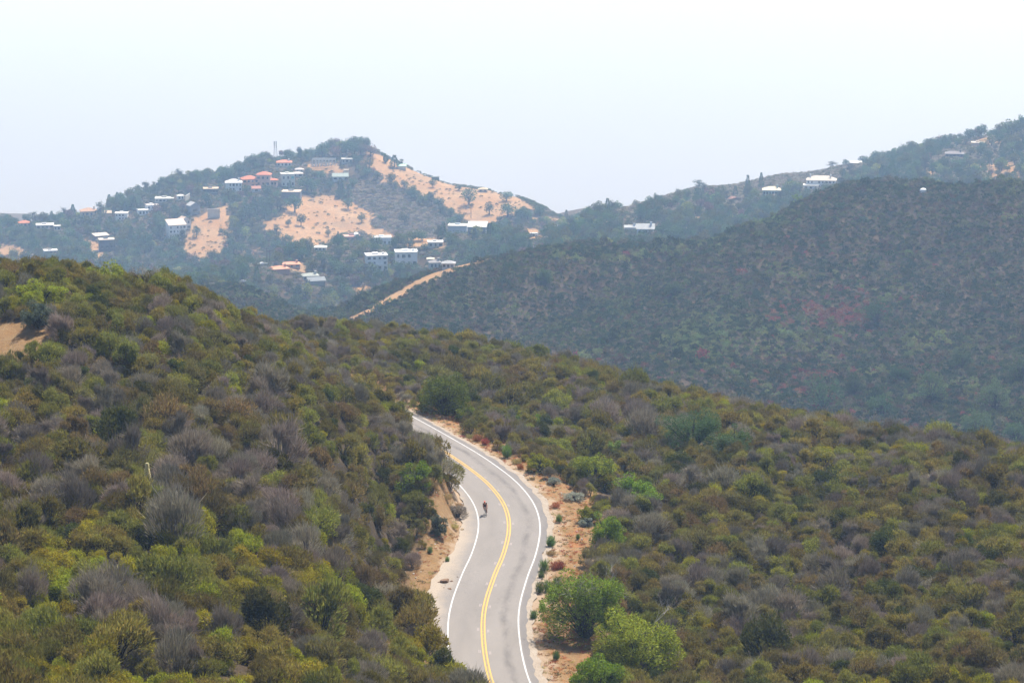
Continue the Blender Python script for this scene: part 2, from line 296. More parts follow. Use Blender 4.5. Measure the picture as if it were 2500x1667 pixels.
# widen the last rows so that the land meets the sea on every side
me = grid_mesh('ground', XG, YG, ZG)
bv = bare(XG, YG, ZG); sdG, _ = road_sd(XG, YG)
at_ = me.attributes.new('bare', 'FLOAT', 'POINT'); at_.data.foreach_set('value', bv.ravel().astype(np.float32))
rdv = np.where(np.abs(sdG) < 60, sdG, 99)
at_ = me.attributes.new('roadside', 'FLOAT', 'POINT'); at_.data.foreach_set('value', rdv.ravel().astype(np.float32))
def ground_material():
    m = bpy.data.materials.new('chaparral_soil'); m.use_nodes = True; nt = m.node_tree; N = nt.nodes; L = nt.links; N.clear()
    out = N.new('ShaderNodeOutputMaterial'); b = N.new('ShaderNodeBsdfPrincipled'); b.inputs['Roughness'].default_value = .95; b.inputs['Specular IOR Level'].default_value = .05
    L.new(b.outputs[0], out.inputs[0]); ge = N.new('ShaderNodeNewGeometry')
    def noise(scale, det=6, rough=.6):
        n_ = N.new('ShaderNodeTexNoise'); n_.inputs['Scale'].default_value = scale; n_.inputs['Detail'].default_value = det; n_.inputs['Roughness'].default_value = rough; L.new(ge.outputs['Position'], n_.inputs['Vector']); return n_.outputs[0]
    def rng_(s, a, b_, c0=0, c1=1):
        r_ = N.new('ShaderNodeMapRange'); r_.inputs[1].default_value = a; r_.inputs[2].default_value = b_; r_.inputs[3].default_value = c0; r_.inputs[4].default_value = c1; L.new(s, r_.inputs[0]); return r_.outputs[0]
    def mix(f, a, b_):
        x = N.new('ShaderNodeMix'); x.data_type = 'RGBA'; L.new(f, x.inputs[0]) if not isinstance(f, float) else None
        for s, v in ((6, a), (7, b_)):
            if isinstance(v, tuple): x.inputs[s].default_value = (*v, 1)
            else: L.new(v, x.inputs[s])
        return x.outputs[2]
    def mix_min(p, q):
        x = N.new('ShaderNodeMath'); x.operation = 'MINIMUM'; L.new(p, x.inputs[0]); L.new(q, x.inputs[1]); return x.outputs[0]
    soil = mix(rng_(noise(.35), .4, .6), (.055, .042, .028), (.10, .072, .045))
    dirt = mix(rng_(noise(.9, 8, .7), .35, .65), (.235, .130, .054), (.285, .190, .095)); dirt = mix(rng_(noise(6, 5, .7), .52, .7), dirt, (.20, .12, .075))
    tan = mix(rng_(noise(.05, 8, .7), .4, .62), (.34, .185, .080), (.39, .245, .125)); tan = mix(rng_(noise(.022, 9, .75), .50, .60, 0, .75), tan, (.245, .165, .095)); tan = mix(rng_(noise(.4, 6, .8), .48, .62), tan, (.20, .135, .08))
    sx = N.new('ShaderNodeSeparateXYZ'); L.new(ge.outputs['Position'], sx.inputs[0]); farf = rng_(sx.outputs[1], 600, 800)
    bare_c = mix(farf, dirt, tan); 
    a1 = N.new('ShaderNodeAttribute'); a1.attribute_name = 'bare'; a2 = N.new('ShaderNodeAttribute'); a2.attribute_name = 'roadside'
    c_ = mix(rng_(a1.outputs['Fac'], .25, .75), soil, bare_c)
    ab = N.new('ShaderNodeMath'); ab.operation = 'ABSOLUTE'; L.new(a2.outputs['Fac'], ab.inputs[0])
    c_ = mix(mix_min(rng_(a2.outputs['Fac'], 11, 14, 1, 0), rng_(a2.outputs['Fac'], -10, -7.5, 0, 1)), c_, dirt)
    # pale dust close to the pavement, rust-coloured dry weeds and grey gravel further out
    wv = N.new('ShaderNodeMath'); wv.operation = 'ADD'; L.new(ab.outputs[0], wv.inputs[0]); L.new(rng_(noise(.5), .3, .7, -1.3, 1.3), wv.inputs[1])
    c_ = mix(rng_(wv.outputs[0], 5.2, 6.4, .75, 0), c_, (.40, .30, .21))
    rust = N.new('ShaderNodeMath'); rust.operation = 'MULTIPLY'; L.new(rng_(noise(.8, 6, .8), .52, .60), rust.inputs[0]); L.new(rng_(a2.outputs['Fac'], 5.2, 6.2), rust.inputs[1])
    r2 = N.new('ShaderNodeMath'); r2.operation = 'MULTIPLY'; L.new(rust.outputs[0], r2.inputs[0]); L.new(rng_(a2.outputs['Fac'], 9, 12, .7, 0), r2.inputs[1])
    c_ = mix(r2.outputs[0], c_, (.34, .13, .05))
    L.new(c_, b.inputs['Base Color'])
    bp = N.new('ShaderNodeBump'); bp.inputs['Strength'].default_value = .9; bp.inputs['Distance'].default_value = .25; L.new(noise(2.2, 8, .75), bp.inputs['Height']); L.new(bp.outputs[0], b.inputs['Normal'])
    return m
me.materials.append(ground_material())
ground = link(bpy.data.objects.new('ground', me)); tag(ground, kind='structure')

# sea sheet out to the horizon, and the haze over it
def sea_material():
    m = bpy.data.materials.new('hazed_sea_water'); m.use_nodes = True; b = m.node_tree.nodes['Principled BSDF']
    b.inputs['Base Color'].default_value = (.238, .236, .256, 1); b.inputs['Roughness'].default_value = .35; b.inputs['IOR'].default_value = 1.33  # milky base colour paints sun glare and sea haze into the water
    N = m.node_tree.nodes; L = m.node_tree.links; ge = N.new('ShaderNodeNewGeometry'); nz = N.new('ShaderNodeTexNoise'); nz.inputs['Scale'].default_value = .05; nz.inputs['Detail'].default_value = 8
    L.new(ge.outputs['Position'], nz.inputs['Vector']); bp = N.new('ShaderNodeBump'); bp.inputs['Distance'].default_value = 1.0; bp.inputs['Strength'].default_value = .2
    L.new(nz.outputs[0], bp.inputs['Height']); L.new(bp.outputs[0], b.inputs['Normal']); return m
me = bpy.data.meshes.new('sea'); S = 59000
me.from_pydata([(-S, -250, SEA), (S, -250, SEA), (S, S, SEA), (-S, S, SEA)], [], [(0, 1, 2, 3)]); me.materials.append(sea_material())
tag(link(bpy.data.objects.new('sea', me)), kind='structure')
def box_mesh(name, lo, hi):
    me = bpy.data.meshes.new(name); v = [(x, y, z) for z in (lo[2], hi[2]) for y in (lo[1], hi[1]) for x in (lo[0], hi[0])]
    me.from_pydata(v, [], [(0, 2, 3, 1), (4, 5, 7, 6), (0, 1, 5, 4), (2, 6, 7, 3), (0, 4, 6, 2), (1, 3, 7, 5)]); me.update(); return me
def haze():
    me = box_mesh('haze', (-S - 500, -300, -482), (S + 500, S + 500, 6)); m = bpy.data.materials.new('haze_air'); m.use_nodes = True; N = m.node_tree.nodes; N.clear()
    o = N.new('ShaderNodeOutputMaterial'); v = N.new('ShaderNodeVolumePrincipled'); m.node_tree.links.new(v.outputs[0], o.inputs['Volume'])
    v.inputs['Color'].default_value = (.45, .67, 1.0, 1); v.inputs['Density'].default_value = HAZE_D; v.inputs['Anisotropy'].default_value = .2
    v.inputs['Absorption Color'].default_value = (1, 1, 1, 1)
    me.materials.append(m); tag(link(bpy.data.objects.new('haze', me)), kind='stuff')
HAZE_D = 0.00020
haze()

# ------------------------------------------------------------------ road
def ribbon(name, offs_l, offs_r, dz, material, s0=0, s1=None, jag=0, kind=None, zfun=None, sub=1):
    s1 = s1 or len(RD); idx = np.arange(s0, s1); ol = offs_l(RD[idx, 1]) if callable(offs_l) else np.full(len(idx), offs_l); orr = offs_r(RD[idx, 1]) if callable(offs_r) else np.full(len(idx), offs_r)
    if jag: ol = ol + jag * fbm(idx / 3.1 + 5, idx * 0 + 2.2, 3); orr = orr + jag * fbm(idx / 2.7, idx * 0 + 9.2, 3)
    cols = [ol + (orr - ol) * t for t in np.linspace(0, 1, sub + 1)]
    X = np.stack([RD[idx, 0] + RN[idx, 0] * c_ for c_ in cols], 1); Y = np.stack([RD[idx, 1] + RN[idx, 1] * c_ for c_ in cols], 1)
    Z = np.repeat(road_z(RD[idx, 1])[:, None], sub + 1, 1) + dz
    me = grid_mesh(name, X, Y, Z); uv = me.attributes.new('across', 'FLOAT', 'POINT'); uv.data.foreach_set('value', np.stack(cols, 1).ravel().astype(np.float32))
    uv = me.attributes.new('along', 'FLOAT', 'POINT'); uv.data.foreach_set('value', np.repeat((idx * .5)[:, None], sub + 1, 1).ravel().astype(np.float32))
    me.flip_normals() if me.polygons[0].normal.z < 0 else None
    me.materials.append(material); o = link(bpy.data.objects.new(name, me)); 
    if kind: o['kind'] = kind
    return o
def asphalt_material():
    m = bpy.data.materials.new('worn_asphalt'); m.use_nodes = True; nt = m.node_tree; N = nt.nodes; L = nt.links; N.clear()
    out = N.new('ShaderNodeOutputMaterial'); b = N.new('ShaderNodeBsdfPrincipled'); b.inputs['Roughness'].default_value = .85; b.inputs['Specular IOR Level'].default_value = .25; L.new(b.outputs[0], out.inputs[0])
    a = N.new('ShaderNodeAttribute'); a.attribute_name = 'across'; l = N.new('ShaderNodeAttribute'); l.attribute_name = 'along'
    cb = N.new('ShaderNodeCombineXYZ'); L.new(a.outputs['Fac'], cb.inputs[0]); L.new(l.outputs['Fac'], cb.inputs[1])
    def noise(sx, sy, det=5, rough=.6):
        mp = N.new('ShaderNodeMapping'); mp.inputs['Scale'].default_value = (sx, sy, 1); L.new(cb.outputs[0], mp.inputs[0]); n_ = N.new('ShaderNodeTexNoise'); n_.inputs['Scale'].default_value = 1; n_.inputs['Detail'].default_value = det; n_.inputs['Roughness'].default_value = rough; L.new(mp.outputs[0], n_.inputs['Vector']); return n_.outputs[0]
    def rng_(s, a_, b_, c0=0, c1=1):
        r_ = N.new('ShaderNodeMapRange'); r_.inputs[1].default_value = a_; r_.inputs[2].default_value = b_; r_.inputs[3].default_value = c0; r_.inputs[4].default_value = c1; L.new(s, r_.inputs[0]); return r_.outputs[0]
    def mix(f, x_, y_):
        x = N.new('ShaderNodeMix'); x.data_type = 'RGBA'; L.new(f, x.inputs[0])
        for s, v in ((6, x_), (7, y_)):
            if isinstance(v, tuple): x.inputs[s].default_value = (*v, 1)
            else: L.new(v, x.inputs[s])
        return x.outputs[2]
    def mul(p, q, op='MULTIPLY'):
        x = N.new('ShaderNodeMath'); x.operation = op
        for s, v in ((0, p), (1, q)):
            if isinstance(v, (int, float)): x.inputs[s].default_value = v
            else: L.new(v, x.inputs[s])
        return x.outputs[0]
    c_ = mix(rng_(noise(.35, .08), .35, .65), (.200, .178, .156), (.238, .212, .186))
    c_ = mix(rng_(noise(3.5, 3.5, 6, .8), .45, .75), c_, (.20, .18, .165))
    # oil streak down the middle of the right lane, patchy
    wob = mul(a.outputs['Fac'], rng_(noise(.01, .12), .3, .7, -.35, .35), 'ADD')
    d = N.new('ShaderNodeMath'); d.operation = 'ABSOLUTE'; L.new(mul(wob, -2.05, 'ADD'), d.inputs[0])
    st = mul(rng_(d.outputs[0], 0, .55, 1, 0), rng_(noise(.5, .13, 7, .8), .40, .62)); c_ = mix(mul(st, .85), c_, (.10, .09, .083))
    d2 = N.new('ShaderNodeMath'); d2.operation = 'ABSOLUTE'; L.new(mul(a.outputs['Fac'], 1.8, 'ADD'), d2.inputs[0])
    st2 = mul(rng_(d2.outputs[0], 0, 1.0, 1, 0), rng_(noise(.8, .1, 4), .45, .7)); c_ = mix(mul(st2, .22), c_, (.16, .145, .135))
    # darker patched edge outside the right white line
    ed = mul(rng_(a.outputs['Fac'], 3.42, 3.6), rng_(noise(.6, .15, 5), .3, .6, .25, .8)); c_ = mix(ed, c_, (.155, .14, .13))
    # dust on the turnout side
    du = rng_(mul(a.outputs['Fac'], rng_(noise(.4, .3, 6, .7), .3, .7, -.6, .6), 'ADD'), -3.6, -5.2, 0, .85); c_ = mix(du, c_, (.36, .29, .215))
    # cracks
    vo = N.new('ShaderNodeTexVoronoi'); vo.feature = 'DISTANCE_TO_EDGE'; mp = N.new('ShaderNodeMapping'); mp.inputs['Scale'].default_value = (.45, .13, 1); L.new(cb.outputs[0], mp.inputs[0])
    nn = N.new('ShaderNodeVectorMath'); nn.operation = 'ADD'; L.new(mp.outputs[0], nn.inputs[0]); n3 = N.new('ShaderNodeTexNoise'); n3.inputs['Scale'].default_value = .9; n3.inputs['Detail'].default_value = 5; L.new(cb.outputs[0], n3.inputs['Vector']); L.new(n3.outputs[1], nn.inputs[1]); L.new(nn.outputs[0], vo.inputs['Vector'])
    cr = mul(rng_(vo.outputs[0], 0, .022, 1, 0), rng_(noise(.15, .06, 3), .44, .56)); c_ = mix(mul(cr, .6), c_, (.08, .07, .065))
    L.new(c_, b.inputs['Base Color']); bp = N.new('ShaderNodeBump'); bp.inputs['Strength'].default_value = .15; L.new(noise(12, 12), bp.inputs['Height']); L.new(bp.outputs[0], b.inputs['Normal'])
    return m
ribbon('road', lambda Y: -leftw(Y), 4.15, 0.0, asphalt_material(), jag=.35, kind='structure', sub=40)
M_['berm'] = mat('pale_berm', (.36, .30, .235), .95, ((.30, .24, .18), 1.2, 1.2), bump=.5)
ribbon('road_shoulder', 3.95, lambda Y: np.interp(Y, [190, 215, 240, 262, 280, 300], [5.1, 4.75, 4.7, 4.9, 4.7, 4.5]), -.02, M_['berm'], jag=.45, kind='structure', sub=6)
M_['white_paint'] = mat('white_paint', (.66, .66, .64), .6, ((.36, .34, .31), 1.6, .7)); M_['yellow_paint'] = mat('yellow_paint', (.72, .40, .06), .6, ((.48, .29, .10), 1.4, .7))
i0 = 0; i1 = len(RD)
def line(nm, a, b_, m, z=.012):
    ribbon(nm, a, b_, z, m, kind='structure')
line('road_line_white', 3.28, 3.42, M_['white_paint']); line('road_line_white', -3.37, -3.23, M_['white_paint'])
line('road_line_yellow', -.22, -.09, M_['yellow_paint']); line('road_line_yellow', .09, .22, M_['yellow_paint'])
line('road_line_black', -.075, .075, mat('dark_median', (.33, .25, .13), .8, ((.2, .17, .13), 2, 1)), .009)

# ------------------------------------------------------------------ plants
class MB:
    """collects quads / triangles, then makes one mesh"""
    def __init__(s): s.v = []; s.f = []; s.m = []; s.n = 0
    def add(s, v, f, mi=0):
        v = np.asarray(v, float).reshape(-1, 3); s.v.append(v); s.f += [tuple(int(i) + s.n for i in q) for q in f]; s.m += [mi] * len(f); s.n += len(v)
    def leaves(s, P, D, ln, wd, mi=0, r=None):
        """P points, D long directions: one kite-shaped leaf each"""
        r = r or rng; n_ = len(P); D = D / (np.linalg.norm(D, axis=1)[:, None] + 1e-9); A_ = r.normal(size=(n_, 3)); S_ = np.cross(D, A_); S_ /= (np.linalg.norm(S_, axis=1)[:, None] + 1e-9)
        ln = (ln * r.uniform(.7, 1.3, n_))[:, None]; wd = (wd * r.uniform(.7, 1.3, n_))[:, None]
        V = np.stack([P, P + D * ln * .45 + S_ * wd * .5, P + D * ln, P + D * ln * .45 - S_ * wd * .5], 1).reshape(-1, 3)
        k = np.arange(n_)[:, None] * 4 + np.arange(4)[None]; s.add(V, k.tolist(), mi)
    def tube(s, a, b_, r0, r1, mi=0, k=4):
        a = np.array(a, float); b_ = np.array(b_, float); d = b_ - a; L_ = np.linalg.norm(d)
        if L_ < 1e-6: return
        d /= L_; x = np.cross(d, [0.3, .9, .1]); x /= np.linalg.norm(x); y = np.cross(d, x)
        an = np.arange(k) * 2 * math.pi / k; ring = np.cos(an)[:, None] * x + np.sin(an)[:, None] * y
        s.add(np.vstack([a + ring * r0, b_ + ring * r1]), [(i, (i + 1) % k, k + (i + 1) % k, k + i) for i in range(k)], mi)
    def box(s, lo, hi, mi=0, rot=0, c0=None):
        x0, y0, z0 = lo; x1, y1, z1 = hi; v = np.array([(x0, y0, z0), (x1, y0, z0), (x1, y1, z0), (x0, y1, z0), (x0, y0, z1), (x1, y0, z1), (x1, y1, z1), (x0, y1, z1)], float)
        s.add(v, [(0, 3, 2, 1), (4, 5, 6, 7), (0, 1, 5, 4), (1, 2, 6, 5), (2, 3, 7, 6), (3, 0, 4, 7)], mi)
    def mesh(s, name, mats):
        me = bpy.data.meshes.new(name); me.from_pydata(np.vstack(s.v).tolist() if s.v else [], [], s.f)
        for m in mats: me.materials.append(m)
        if len(mats) > 1: me.polygons.foreach_set('material_index', np.array(s.m, np.int32))
        me.update(); return me
    def build(s, name, mats, parent=None, loc=None):
        o = bpy.data.objects.new(name, s.mesh(name, mats if isinstance(mats, list) else [mats])); 
        if loc is not None: o.location = loc
        return link(o, parent)
def shrub_meshes(seed, leafmat, n=1500, ln=.22, wd=.05, clumps=9, h=1.7, rr=1.25, radial=.75, twig=.5, woodmat='wood_grey', shell=.5, wood=True):
    """unit-ish chaparral shrub: several rounded bouquets of upright twigs over a dark open base"""
    r = np.random.default_rng(seed); fo = MB(); wo_ = MB()
    cs = []
    for i in range(clumps):
        a = r.uniform(0, 2 * math.pi); q = math.sqrt((i + .3) / clumps) * r.uniform(.55, .9); 
        cs.append((np.array([math.cos(a + i * 2.4) * q * rr, math.sin(a + i * 2.4) * q * rr, h * (.72 - .38 * q ** 2) * r.uniform(.7, 1.25)]), r.uniform(.26, .52) * rr))
    base = np.array([0, 0, -.25])
    per = n // clumps
    for c_, cr in cs:
        d = r.normal(size=(per, 3)); d[:, 2] = np.abs(d[:, 2]) * .9 - .25; out = c_ * [1, 1, 0] * .5; d = d + out / (rr + 1e-6); d /= np.linalg.norm(d, axis=1)[:, None]
        P = c_ + d * cr * (r.uniform(shell, 1, per) ** .6)[:, None] * [1, 1, .85]
        rad = P - base - c_ * .25; rad /= np.linalg.norm(rad, axis=1)[:, None]; D = rad * radial + r.normal(size=(per, 3)) * (1 - radial) + np.array([0, 0, .25])
        fo.leaves(P, D, ln, wd, 0, r)
        mid = c_ * [.5, .5, .55]; wo_.tube(base, mid, .05, .035); wo_.tube(mid, c_, .035, .02)
        for j in range(5):
            dd = r.normal(size=3); dd[2] = abs(dd[2]); dd /= np.linalg.norm(dd); wo_.tube(c_ * [.8, .8, .75], c_ + dd * cr * .9, .018, .006, 0, 3)
    st_ = n // 14; d = r.normal(size=(st_, 3)); d[:, 2] = np.abs(d[:, 2]) + .5; d /= np.linalg.norm(d, axis=1)[:, None]; ci = r.integers(0, len(cs), st_); cb = np.array([c_[0] for c_ in cs])[ci]; rb = np.array([c_[1] for c_ in cs])[ci][:, None]
    fo.leaves(cb + d * rb * .85, d + r.normal(size=(st_, 3)) * .25, ln * 2.2, max(.02, wd * .35), 0, r)
    low = n // 3; a = r.uniform(0, 2 * math.pi, low); q = r.uniform(.5, 1, low) * rr; P = np.c_[np.cos(a) * q, np.sin(a) * q, r.uniform(.0, .55, low) * h]; fo.leaves(P, np.c_[np.cos(a), np.sin(a), r.uniform(.2, 1.2, low)], ln, wd, 0, r)
    return fo, wo_
KINDS = {  # leaf material, wood, leaf length, width, radial, height, radius
 'olive': ('leaf_olive', 'wood_dark', .20, .060, .65, 1.55, 1.25), 'brown': ('leaf_brown', 'wood_dark', .22, .050, .7, 1.6, 1.25), 'grey': ('leaf_grey', 'wood_grey', .34, .030, .88, 1.55, 1.25),
 'yellow': ('leaf_yellow', 'wood_dark', .17, .085, .35, 1.35, 1.3), 'dark': ('leaf_dark', 'wood_dark', .17, .080, .45, 1.7, 1.25)}
KN = list(KINDS); PROTO = []         # near prototypes: [kind][variant] -> (foliage mesh, wood mesh, joined object)
for ki, k in enumerate(KN):
    lm, wm, ln, wd, ra, h, rr = KINDS[k]; row = []
    for v in range(5):
        fo, wo_ = shrub_meshes(100 + ki * 10 + v, lm, 2000 if k != 'grey' else 2600, ln, wd, (8, 11, 6, 9, 13)[v], h * (1, .85, 1.15, .95, 1.05)[v], rr * (1, 1.15, .9, 1.05, 1.1)[v], ra, woodmat=wm)
        j = MB(); j.v = fo.v + wo_.v; j.f = fo.f + [tuple(i + fo.n for i in q) for q in wo_.f]; j.m = [0] * len(fo.f) + [1] * len(wo_.f)
        jo = bpy.data.objects.new('shrub_form', j.mesh('shrub_form', [M_[lm], M_[wm]]))
        row.append((fo.mesh('foliage', [M_[lm]]), wo_.mesh('branches', [M_[wm]]), jo))
    PROTO.append(row)
def far_shrub(seed, lm, n=120, size=.42):
    fo, wo_ = shrub_meshes(seed, lm, n, size, size * .6, 6, 1.5, 1.3, .3, shell=.6); return bpy.data.objects.new('shrub_form', fo.mesh('shrub_form', [M_[lm]]))
FARK = ['leaf_hill', 'leaf_hill_dark', 'leaf_hill_grey', 'leaf_hill_green', 'leaf_red', 'leaf_hill_brown']
FARP = [[far_shrub(300 + i * 5 + v, lm) for v in range(3)] for i, lm in enumerate(FARK)]

def crown_clumps(mb, r, c0, rad, n, ln, wd, clumps=14, flat=.8, gap=.25, mi=0, spread=(.45, .72), size=(.28, .45)):
    cc = []
    for i in range(clumps):
        d = r.normal(size=3); d[2] = d[2] * .8 + .15; d /= np.linalg.norm(d); cc.append((c0 + d * rad * np.array([1, 1, flat]) * r.uniform(*spread), r.uniform(*size)))
    per = n // clumps
    for c_, q in cc:
        d = r.normal(size=(per, 3)); d /= np.linalg.norm(d, axis=1)[:, None]; P = c_ + d * rad * q * (r.uniform(.3, 1, per) ** .5)[:, None] * [1, 1, flat]
        D = d + r.normal(size=(per, 3)) * .6; mb.leaves(P, D, ln, wd, mi, r)
    return cc
def tree_mesh(kind, seed, n=600, lod=1.0):
    """a tree 1 unit = 1 m, about 8 m tall; returns crown MB, trunk MB"""
    r = np.random.default_rng(seed); cr = MB(); tr = MB()
    if kind == 'oak' or kind == 'mauve':
        cc = crown_clumps(cr, r, np.array([0, 0, 4.3]), np.array([3.9, 3.9, 3.9]), n, .75 * lod, .5 * lod, 20, 1.0); tr.tube((0, 0, -1), (.2, .1, 2.6), .38, .28, 0, 6)
        for c_, q in cc[:9]: tr.tube((.2, .1, 2.4), c_, .18, .05)
    elif kind == 'round':
        cc = crown_clumps(cr, r, np.array([0, 0, 4.3]), np.array([3.7, 3.7, 4.2]), n, .7 * lod, .45 * lod, 26, 1.0); tr.tube((0, 0, -1), (0, 0, 4), .35, .25, 0, 6)
        for c_, q in cc[:8]: tr.tube((0, 0, 2.2), c_, .15, .05)
    elif kind == 'pine':
        tr.tube((0, 0, -1), (0, 0, 9.2), .3, .06, 0, 6)
        for i in range(n):
            z = 1.2 + 8.3 * r.random() ** 1.1; q = (9.9 - z) * .30 * r.uniform(.35, 1); a = r.uniform(0, 6.28); P = np.array([[math.cos(a) * q, math.sin(a) * q, z]]); cr.leaves(P, np.array([[math.cos(a), math.sin(a), .15]]), .8 * lod, .4 * lod, 0, r)
    elif kind == 'umbrella':
        cc = crown_clumps(cr, r, np.array([0, 0, 6.6]), np.array([3.0, 3.0, 1.9]), n, .6 * lod, .45 * lod, 18, .8); tr.tube((0, 0, -1), (.3, 0, 4.2), .3, .22, 0, 6)
        for c_, q in cc[:8]: tr.tube((.3, 0, 4.0), c_, .13, .05)
    elif kind == 'gum':
        tr.tube((0, 0, -1), (.3, .2, 5), .28, .18, 0, 6)
        for i in range(12):
            a = r.uniform(0, 6.28); z = r.uniform(3, 9.5); q = r.uniform(.6, 2.9) * (1 - abs(z - 6) / 8); c_ = np.array([math.cos(a) * q, math.sin(a) * q, z]); tr.tube((.3, .2, max(2, z - 3)), c_, .09, .03)
            m_ = n // 12; d = r.normal(size=(m_, 3)); cr.leaves(c_ + d * .42, d * .3 + np.array([0, 0, -.5]), .8 * lod, .28 * lod, 0, r)
    elif kind == 'palm':
        tr.tube((0, 0, -1), (.1, 0, 8.0), .26, .2, 0, 6)
        for i in range(26):
            a = r.uniform(0, 6.28); e = r.uniform(-.7, 1.1); p = np.array([.1, 0, 8.0]); d = np.array([math.cos(a) * math.cos(e), math.sin(a) * math.cos(e), math.sin(e)])
            for s_ in range(3): q = p + d * .75; cr.leaves(np.array([p]), np.array([d]), .95, .5, 0, r); p = q; d = d + np.array([0, 0, -.35])
    elif kind == 'cypress':
        tr.tube((0, 0, -1), (0, 0, 7), .2, .05, 0, 5)
        z = r.uniform(.4, 8.8, n); q = 1.05 * np.sin(np.clip(z / 9, 0, 1) * math.pi) ** .6 * r.uniform(.5, 1, n); a = r.uniform(0, 6.28, n); cr.leaves(np.c_[np.cos(a) * q, np.sin(a) * q, z], np.c_[np.cos(a) * .3, np.sin(a) * .3, np.ones(n)], .8 * lod, .35 * lod, 0, r)
    return cr, tr
TREEK = {'oak': 'leaf_oak', 'round': 'leaf_pine', 'pine': 'leaf_pine', 'umbrella': 'leaf_oak', 'gum': 'leaf_gum', 'palm': 'leaf_gum', 'cypress': 'leaf_pine', 'mauve': 'leaf_mauve', 'lime': 'leaf_lime', 'gold': 'leaf_gold', 'scruboak': 'leaf_dark'}
TREES = {}
for i, (k, lm) in enumerate(TREEK.items()):
    TREES[k] = []
    for v in range(3):
        cr, tr = tree_mesh({'lime': 'oak', 'gold': 'oak', 'scruboak': 'oak'}.get(k, k), 500 + i * 7 + v); TREES[k].append((cr.mesh('crown', [M_[lm]]), tr.mesh('trunk', [M_['wood_dark']]), cr, tr))

def gn_scatter(name, protos, pts, kinds, rots, scls, label, cat='shrub'):
    """one `stuff` object whose plants are instanced on its points"""
    me = bpy.data.meshes.new(name); me.vertices.add(len(pts)); me.vertices.foreach_set('co', np.asarray(pts, np.float32).ravel())
    a = me.attributes.new('kind', 'INT', 'POINT'); a.data.foreach_set('value', np.asarray(kinds, np.int32))
    a = me.attributes.new('turn', 'FLOAT_VECTOR', 'POINT'); a.data.foreach_set('vector', np.asarray(rots, np.float32).ravel())
    a = me.attributes.new('size', 'FLOAT_VECTOR', 'POINT'); a.data.foreach_set('vector', np.asarray(scls, np.float32).ravel())
    o = link(bpy.data.objects.new(name, me)); ng = bpy.data.node_groups.new(name, 'GeometryNodeTree')
    ng.interface.new_socket('Geometry', in_out='INPUT', socket_type='NodeSocketGeometry'); ng.interface.new_socket('Geometry', in_out='OUTPUT', socket_type='NodeSocketGeometry')
    N = ng.nodes; L = ng.links; gi = N.new('NodeGroupInput'); go = N.new('NodeGroupOutput'); jn = N.new('GeometryNodeJoinGeometry'); L.new(jn.outputs[0], go.inputs[0])
    def named(nm, ty):
        x = N.new('GeometryNodeInputNamedAttribute'); x.data_type = ty; x.inputs['Name'].default_value = nm; return next(s for s in x.outputs if s.enabled and s.name == 'Attribute')
    kd = named('kind', 'INT'); tu = named('turn', 'FLOAT_VECTOR'); sz = named('size', 'FLOAT_VECTOR')
    for i, p in enumerate(protos):
        ip = N.new('GeometryNodeInstanceOnPoints'); oi = N.new('GeometryNodeObjectInfo'); oi.inputs['Object'].default_value = p; oi.inputs['As Instance'].default_value = True
        cmp_ = N.new('FunctionNodeCompare'); cmp_.data_type = 'INT'; cmp_.operation = 'EQUAL'; L.new(kd, cmp_.inputs[2]); cmp_.inputs[3].default_value = i
        er = N.new('FunctionNodeEulerToRotation'); L.new(tu, er.inputs[0])
        L.new(gi.outputs[0], ip.inputs['Points']); L.new(cmp_.outputs[0], ip.inputs['Selection']); L.new(oi.outputs['Geometry'], ip.inputs['Instance']); L.new(er.outputs[0], ip.inputs['Rotation']); L.new(sz, ip.inputs['Scale']); L.new(ip.outputs[0], jn.inputs[0])
    md = o.modifiers.new('plants', 'NODES'); md.node_group = ng; tag(o, label, cat, kind='stuff'); return o

# ---- near chaparral: one position per shrub
def jgrid(umin, umax, y0, y1, step):
    """jittered positions over the wedge in view, evenly spread over the ground"""
    out = []; y = y0
    while y < y1:
        x = np.arange(umin * y, umax * y, step); out.append(np.c_[x + rng.uniform(-.42, .42, len(x)) * step, y + rng.uniform(-.42, .42, len(x)) * step]); y += step
    return np.vstack(out)
P = jgrid(-.30, .30, 128, 460, 1.75)
X, Y = P.T; sd, rz = road_sd(X, Y); Z = height(X, Y); px, py = proj(np.c_[X, Y, Z])
sw = np.interp(Y, [150, 205, 225, 250, 262, 280, 300, 306], [9.3, 8.6, 8.2, 9.2, 8.2, 6.0, 5.2, 5.0]); lw = leftw(Y) + np.interp(Y, [205, 220, 235, 250, 259, 265, 280], [.2, 1.2, 2.5, 2.5, .8, .2, .2])
keep = ((sd > sw + .6) | (sd < -lw - .4)) & (bare(X, Y, Z) < .5) & visible(X, Y, Z, 9)
# clearings of the featured plants (pixel of the foot, radius in metres)
FEAT = [(1075, 1018, 4.2), (1135, 1040, 2.0), (1480, 1560, 6.0), (1490, 1340, 2.8), (1520, 1225, 4.4), (1740, 1100, 4.2), (2125, 1042, 1.6), (1318, 1150, 1.8), (362, 1222, 1.4), (1440, 1680, 2.5)]
for fx, fy, fr in FEAT: hp = hit(fx, fy); keep &= np.hypot(X - hp[0], Y - hp[1]) > fr * .85
X, Y, Z, px, py, sd = (a[keep] for a in (X, Y, Z, px, py, sd)); n_ = len(X)
n1 = fbm(X / 14, Y / 14, 3); n2 = fbm(X / 9 + 40, Y / 9 + 11, 2); u = rng.random(n_)
kd = np.where(u < .40, 0, np.where(u < .68, 1, np.where(u < .86, 2, np.where(u < .93, 4, 3))))
lowleft = smooth(1150, 1450, py) * smooth(950, 500, px) + .55 * smooth(1450, 1600, py) * (px > 1650)
